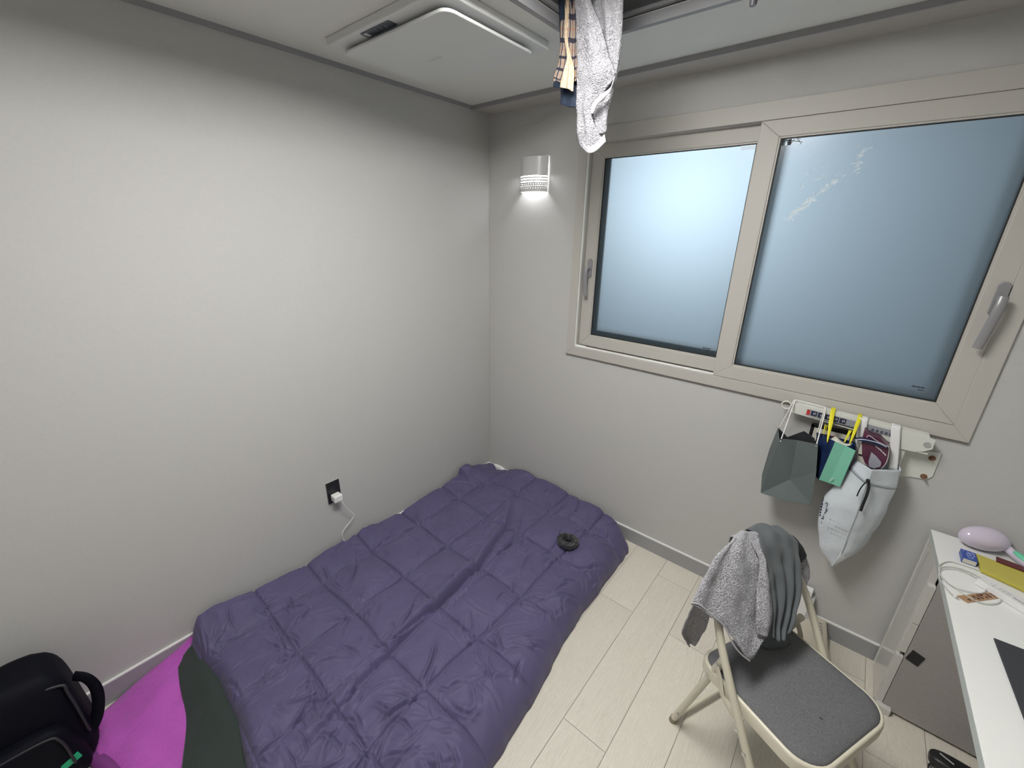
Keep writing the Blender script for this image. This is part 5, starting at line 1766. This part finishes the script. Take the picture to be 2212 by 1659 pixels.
# things on the desk
D = lambda px, py, h=0.0: at(px, py, 'z', DZ + h)
lm = empty('oval_massager', D(2120, 1185), 'pale lilac glossy oval hand massager with a mint button at the back of the desk', 'device')
e = MB()
c0_, c1_ = D(2064, 1176, 0.028), D(2172, 1192, 0.028)
ctr = at(2119, 1174, 'y', -0.190); ctr.z = DZ + 0.039
axd = (c1_ - c0_); axd.z = 0; Lh = axd.length / 2; axd.normalize(); ayd = Vector((-axd.y, axd.x, 0))
rows = []
for i in range(25):
    ph = -PI / 2 + PI * i / 24
    r = []
    for j in range(41):
        th = 2 * PI * j / 40
        x = Lh * math.cos(ph) * math.cos(th)
        y = 0.040 * math.cos(ph) * math.sin(th) * (1 + 0.12 * math.cos(th))
        r.append(ctr + axd * x + ayd * y + Vector((0, 0, 0.038 * math.sin(ph))))
    rows.append(r)
e.grid(rows)
e.build('oval_head', M_LILAC, lm, smooth=True)
hn = MB()
e0 = ctr + axd * (Lh - 0.02) + Vector((0, 0, -0.008))
e3 = D(2235, 1232, 0.018)
hn.tube([e0, e0.lerp(e3, 0.35), e0.lerp(e3, 0.7), e3], [0.016, 0.012, 0.014, 0.016], 16)
hn.build('grip', M_LILAC, lm, smooth=True)
bt = MB()
bc = e0.lerp(e3, 0.62) + Vector((0, -0.004, 0.008))
hx = (e3 - e0).normalized(); hy = Vector((-hx.y, hx.x, 0)).normalized()
rows = []
for i in range(9):
    ph = PI / 2 * i / 8
    rows.append([bc + hx * (0.026 * math.cos(ph) * math.cos(2 * PI * j / 24)) + hy * (0.011 * math.cos(ph) * math.sin(2 * PI * j / 24)) + Vector((0, 0, 0.009 * math.sin(ph))) for j in range(25)])
bt.grid(rows)
bt.build('mint_button', M_MINTB, lm, smooth=True)

def slab(name, quad, h0, h1, m, parent=None, bevel=0.001, **k):
    b = MB()
    lo = [Vector((p.x, p.y, DZ + h0)) for p in quad]
    b.prism(lo, (0, 0, h1 - h0))
    return b.build(name, m, parent, bevel=bevel, **k)
def rect_from(p0, p1, wdt, side=1):
    """rectangle with edge p0->p1 and width to one side"""
    d = (p1 - p0); d.z = 0; d.normalize()
    n = Vector((-d.y, d.x, 0)) * side
    return [p0, p1, p1 + n * wdt, p0 + n * wdt]
# yellow notebook
q0, q1 = D(2132, 1246, 0.012), D(2240, 1298, 0.012)
ynr = [D(2120, 1230, 0.012), D(2250, 1290, 0.012), D(2250, 1250, 0.012), D(2108, 1195, 0.012)]
yn = slab('yellow_notebook', ynr, 0.002, 0.012, M_YELN)
tag(yn, 'yellow notebook lying on the desk between the massager and white box', 'notebook')
pgs = rect_from(ynr[0] + Vector((0.002, -0.0015, 0)), ynr[1] + Vector((0, -0.0015, 0)), 0.03, 1)
slab('pages', pgs, 0.004, 0.010, mat('yellow_pages', (0.50, 0.42, 0.06), 0.7), yn)
# dark red booklet under it
rr = rect_from(D(2150, 1216, 0.008), D(2250, 1254, 0.008), 0.030, 1)
tag(slab('red_booklet', rr, 0.0125, 0.016, M_DKRED), 'dark red booklet showing between massager and yellow notebook', 'booklet')
# white pen box with letters
wx_ = rect_from(D(2110, 1250, 0.020), D(2240, 1328, 0.020), 0.038, 1)
wbx = slab('white_box', wx_, 0.001, 0.020, M_WHITEP, bevel=0.002)
tag(wbx, 'slim white box with faint grey lettering on the desk', 'box')
tx = MB()
dvx = (wx_[1] - wx_[0]).normalized(); dvy = (wx_[3] - wx_[0]).normalized()
zt_ = DZ + 0.0203
def gl(u0, v0, u1, v1):
    o_ = wx_[0] + dvx * (0.030 + (u0 + u1) / 2) + dvy * (0.010 + (v0 + v1) / 2)
    o_.z = zt_
    tx.obox(o_, dvx * (abs(u1 - u0) / 2 + 0.0004), dvy * (abs(v1 - v0) / 2 + 0.0004), (0, 0, 0.0001))
for u in (0.0, 0.020):
    gl(u, 0, u, 0.014); gl(u, 0, u + 0.009, 0); gl(u + 0.013, 0, u + 0.013, 0.015); gl(u + 0.013, 0.008, u + 0.0165, 0.008)
gl(0.020, 0.014, 0.029, 0.014); gl(0.020, 0.007, 0.029, 0.007); gl(0.029, 0, 0.029, 0.014)
gl(-0.008, 0.007, -0.004, 0.007); gl(0.040, 0.007, 0.044, 0.007)
tx.build('grey_letters', M_GREYPR, wbx)
tx2 = MB()
for k in range(9):
    o_ = wx_[0] + dvx * (0.074 + 0.0035 * k) + dvy * 0.014
    o_.z = DZ + 0.0203
    tx2.obox(o_, dvx * 0.0012, dvy * (0.0022 + 0.001 * (k % 2)), (0, 0, 0.0001))
tx2.build('small_print', M_GREYPR, wbx)
# small blue pack
bx_ = rect_from(D(2075, 1214, 0.0), D(2108, 1225.5, 0.0), 0.052, 1)
bxo = slab('blue_pack', bx_, 0.001, 0.019, M_BLUE, bevel=0.0015)
tag(bxo, 'small blue pack with pale script on the desk', 'box')
ex = (bx_[1] - bx_[0]).normalized(); ey = (bx_[3] - bx_[0]).normalized()
ip = rect_from(bx_[0] + ex * 0.002 - ey * 0.0006, bx_[1] - ex * 0.002 - ey * 0.0006, 0.001, 1)
slab('cream_end', ip, 0.003, 0.017, M_CREAMPAP, bxo, bevel=0)
scp = MB()
W_ = (bx_[1] - bx_[0]).length
o_ = Vector((bx_[0].x, bx_[0].y, DZ + 0.0196))
P_ = lambda u, v: o_ + ex * (u * W_) + ey * (v * 0.052)
for pth in ([(0.35, .2), (.5, .1), (.7, .2), (.6, .35)], [(.3, .45), (.45, .35), (.6, .5), (.45, .65), (.3, .55)], [(.7, .4), (.85, .5), (.8, .7), (.65, .6)], [(.4, .8), (.55, .7), (.7, .85), (.85, .8)], [(.12, .75), (.2, .85)]):
    scp.tube([P_(*q_) for q_ in pth], 0.0009, 5, smooth=4)
scp.build('pale_script', M_PALEBL, bxo)
# black clip/keyring beside the pack
kc = MB()
kc.tube([D(2108, 1200, .006), D(2117, 1212, .006), D(2119, 1222, .006), D(2118, 1228, .005)], 0.0035, 8, smooth=5)
tag(kc.build('black_strap', M_BLACKP, smooth=True), 'short black strap lying beside the small blue pack', 'strap')
# coiled white cable
cbm = MB()
cpts = []
loops = [((2066, 1240), (2118, 1298)), ]
path = [(2113, 1232), (2100, 1227), (2075, 1219), (2052, 1213), (2035, 1217), (2028, 1226), (2033, 1242), (2052, 1262), (2085, 1285), (2120, 1302), (2150, 1304), (2162, 1296), (2158, 1280), (2140, 1262), (2110, 1243), (2075, 1228), (2045, 1224), (2030, 1228), (2034, 1246), (2058, 1266), (2090, 1277), (2120, 1281), (2130, 1270), (2112, 1250), (2080, 1233), (2050, 1227), (2031, 1232), (2030, 1250), (2046, 1272), (2058, 1285)]
for k, (px, py) in enumerate(path):
    inside = px > 2040
    h = 0.003 + 0.0015 * (k // 9)
    if not inside: h = 0.004
    cpts.append(D(px, py, h))
cbm.tube(cpts, 0.0014, 7, smooth=8)
cbo = cbm.build('coiled_cable', M_CABLE, smooth=True)
tag(cbo, 'coiled thin white charging cable at the left edge of the desk', 'cable')
pg = MB()
a, b = D(2056, 1283, .004), D(2066, 1291, .004)
pg.tube([a, b], 0.003, 8)
pg.build('cable_plug', M_WHITEP, cbo, smooth='auto')
pg2 = MB()
a, b = D(2066, 1291, .004), D(2071, 1294, .004)
pg2.tube([a, b], 0.0018, 8)
pg2.build('plug_tip', M_STEEL, cbo, smooth='auto')
# tan wrapper strip
w0 = [D(2066, 1291, .004), D(2090, 1304, .004), D(2185, 1290, .004), D(2200, 1279, .004), D(2150, 1277, .004)]
wrp = slab('snack_wrapper', [D(2066, 1288, .0), D(2090, 1303, .0), D(2172, 1291, .0), D(2166, 1277, .0), D(2084, 1286, .0)], 0.0004, 0.0018, M_BROWNW, bevel=0)
tag(wrp, 'tan wrapper strip with dark brown print under the cable', 'wrapper')
bpn = MB()
rs2 = random.Random(5)
for k in range(8):
    a = D(2094 + 9.5 * k, 1293.5 - 1.35 * k, 0.0024)
    for j in range(2):
        aa = D(2093 + 9.5 * k + rs2.uniform(-2, 2), 1290 - 1.35 * k + 5.5 * j, 0.0022)
        bpn.obox(aa, (0.0034, 0.001, 0), (-0.0008, 0.0026, 0), (0, 0, 0.0002))
bpn.build('brown_print', M_BROWNP, wrp)
# charcoal pad
cpd = slab('desk_pad', [D(2145, 1380), D(2145, 1380) + Vector((0.30, 0.02, 0)), D(2145, 1380) + Vector((0.32, -0.40, 0)), D(2145, 1380) + Vector((0.022, -0.42, 0))], 0.0006, 0.0045, M_PAD, bevel=0.0015)
tag(cpd, 'charcoal mat lying on the white desktop at the right edge', 'mat')
tag(wrp, kind=None)

# ------------------------------------------------------------------ under / beside the desk
bbx = empty('black_case', (2.45, -0.47, 0), 'black plastic case with a silver strip on the floor by the grey desk panel', 'case')
b0 = Vector((2.375, -0.46, 0)); 
p0, p1 = at(2000, 1638, 'z', 0.045), at(2085, 1690, 'z', 0.045)
d_ = (p1 - p0); d_.z = 0; d_.normalize(); n_ = Vector((-d_.y, d_.x, 0))
cc_ = at(2020, 1625, 'z', 0.045) + d_ * 0.11
cc_.z = 0.024
m1 = MB()
superbox(m1, (0, 0, 0), 0.12, 0.030, 0.023, 4, 40, 20)
m1.v = [cc_ + d_ * p.x + n_ * p.y + Vector((0, 0, p.z)) for p in m1.v]
m1.build('case_body', M_BLACKP, bbx, smooth=True)
m2 = MB()
sa, sb = at(2030, 1627, 'z', 0.047), at(2061, 1652, 'z', 0.047)
m2.tube([sa, sb], 0.0022, 8)
m2.build('silver_strip', mat('satin_silver', (0.55, 0.55, 0.56), 0.35, metal=0.3), bbx, smooth='auto')
m3 = MB()
for k in range(8):
    q_ = at(2003 + 1.5 * k, 1648 + (k % 3), 'z', 0.008)
    m3.tube([q_, q_ + Vector((0.004 * math.cos(k), -0.012, -0.006))], 0.0012, 5)
m3.build('bristles', M_BLACKP, bbx)

# white box and paper pouch leaning at the baseboard behind the chair
wq = MB()
wq.box((1.925, -0.192, 0.0), (1.990, -0.162, 0.213))
wqo = wq.build('white_carton', M_WHITEP, bevel=0.001)
tag(wqo, 'white carton standing upright against the wall behind the chair', 'box')
MB().box((1.990, -0.190, 0.002), (2.004, -0.164, 0.180)).build('grey_leaflets', mat('carton_grey', (0.5, 0.5, 0.5), 0.5, bump=(200, 0.3, 0.001, (20, 1, 1))), wqo)
pq = MB()
rows = [[Vector((1.985, -0.168, 0.098)), Vector((2.025, -0.170, 0.094)), Vector((2.062, -0.168, 0.088))],
        [Vector((1.985, -0.195, 0.062)), Vector((2.030, -0.205, 0.064)), Vector((2.075, -0.198, 0.056))],
        [Vector((1.990, -0.232, 0.026)), Vector((2.040, -0.245, 0.030)), Vector((2.088, -0.238, 0.024))],
        [Vector((2.005, -0.275, 0.005)), Vector((2.055, -0.290, 0.006)), Vector((2.104, -0.280, 0.005))]]
pq.grid(cloth_rows(rows, 6, 6, 0.002, 30))
pqo = pq.build('paper_pouch', mat('beige_paper', (0.50, 0.46, 0.38), 0.75, bump=(60, 0.2, 0.001)), smooth=True, solid=0.003, offset=0)
tag(pqo, 'creased beige paper pouch slumped against the baseboard', 'pouch')
pl_ = MB()
for k in range(9):
    pl_.obox((2.045 + 0.0035 * k, -0.188 - 0.008 * k, 0.083 - 0.0078 * k), (0.004, 0, 0), (0, 0.003, -0.0012), (0, 0, 0.0008))
pl_.build('pouch_print', M_GREYPR, pqo)
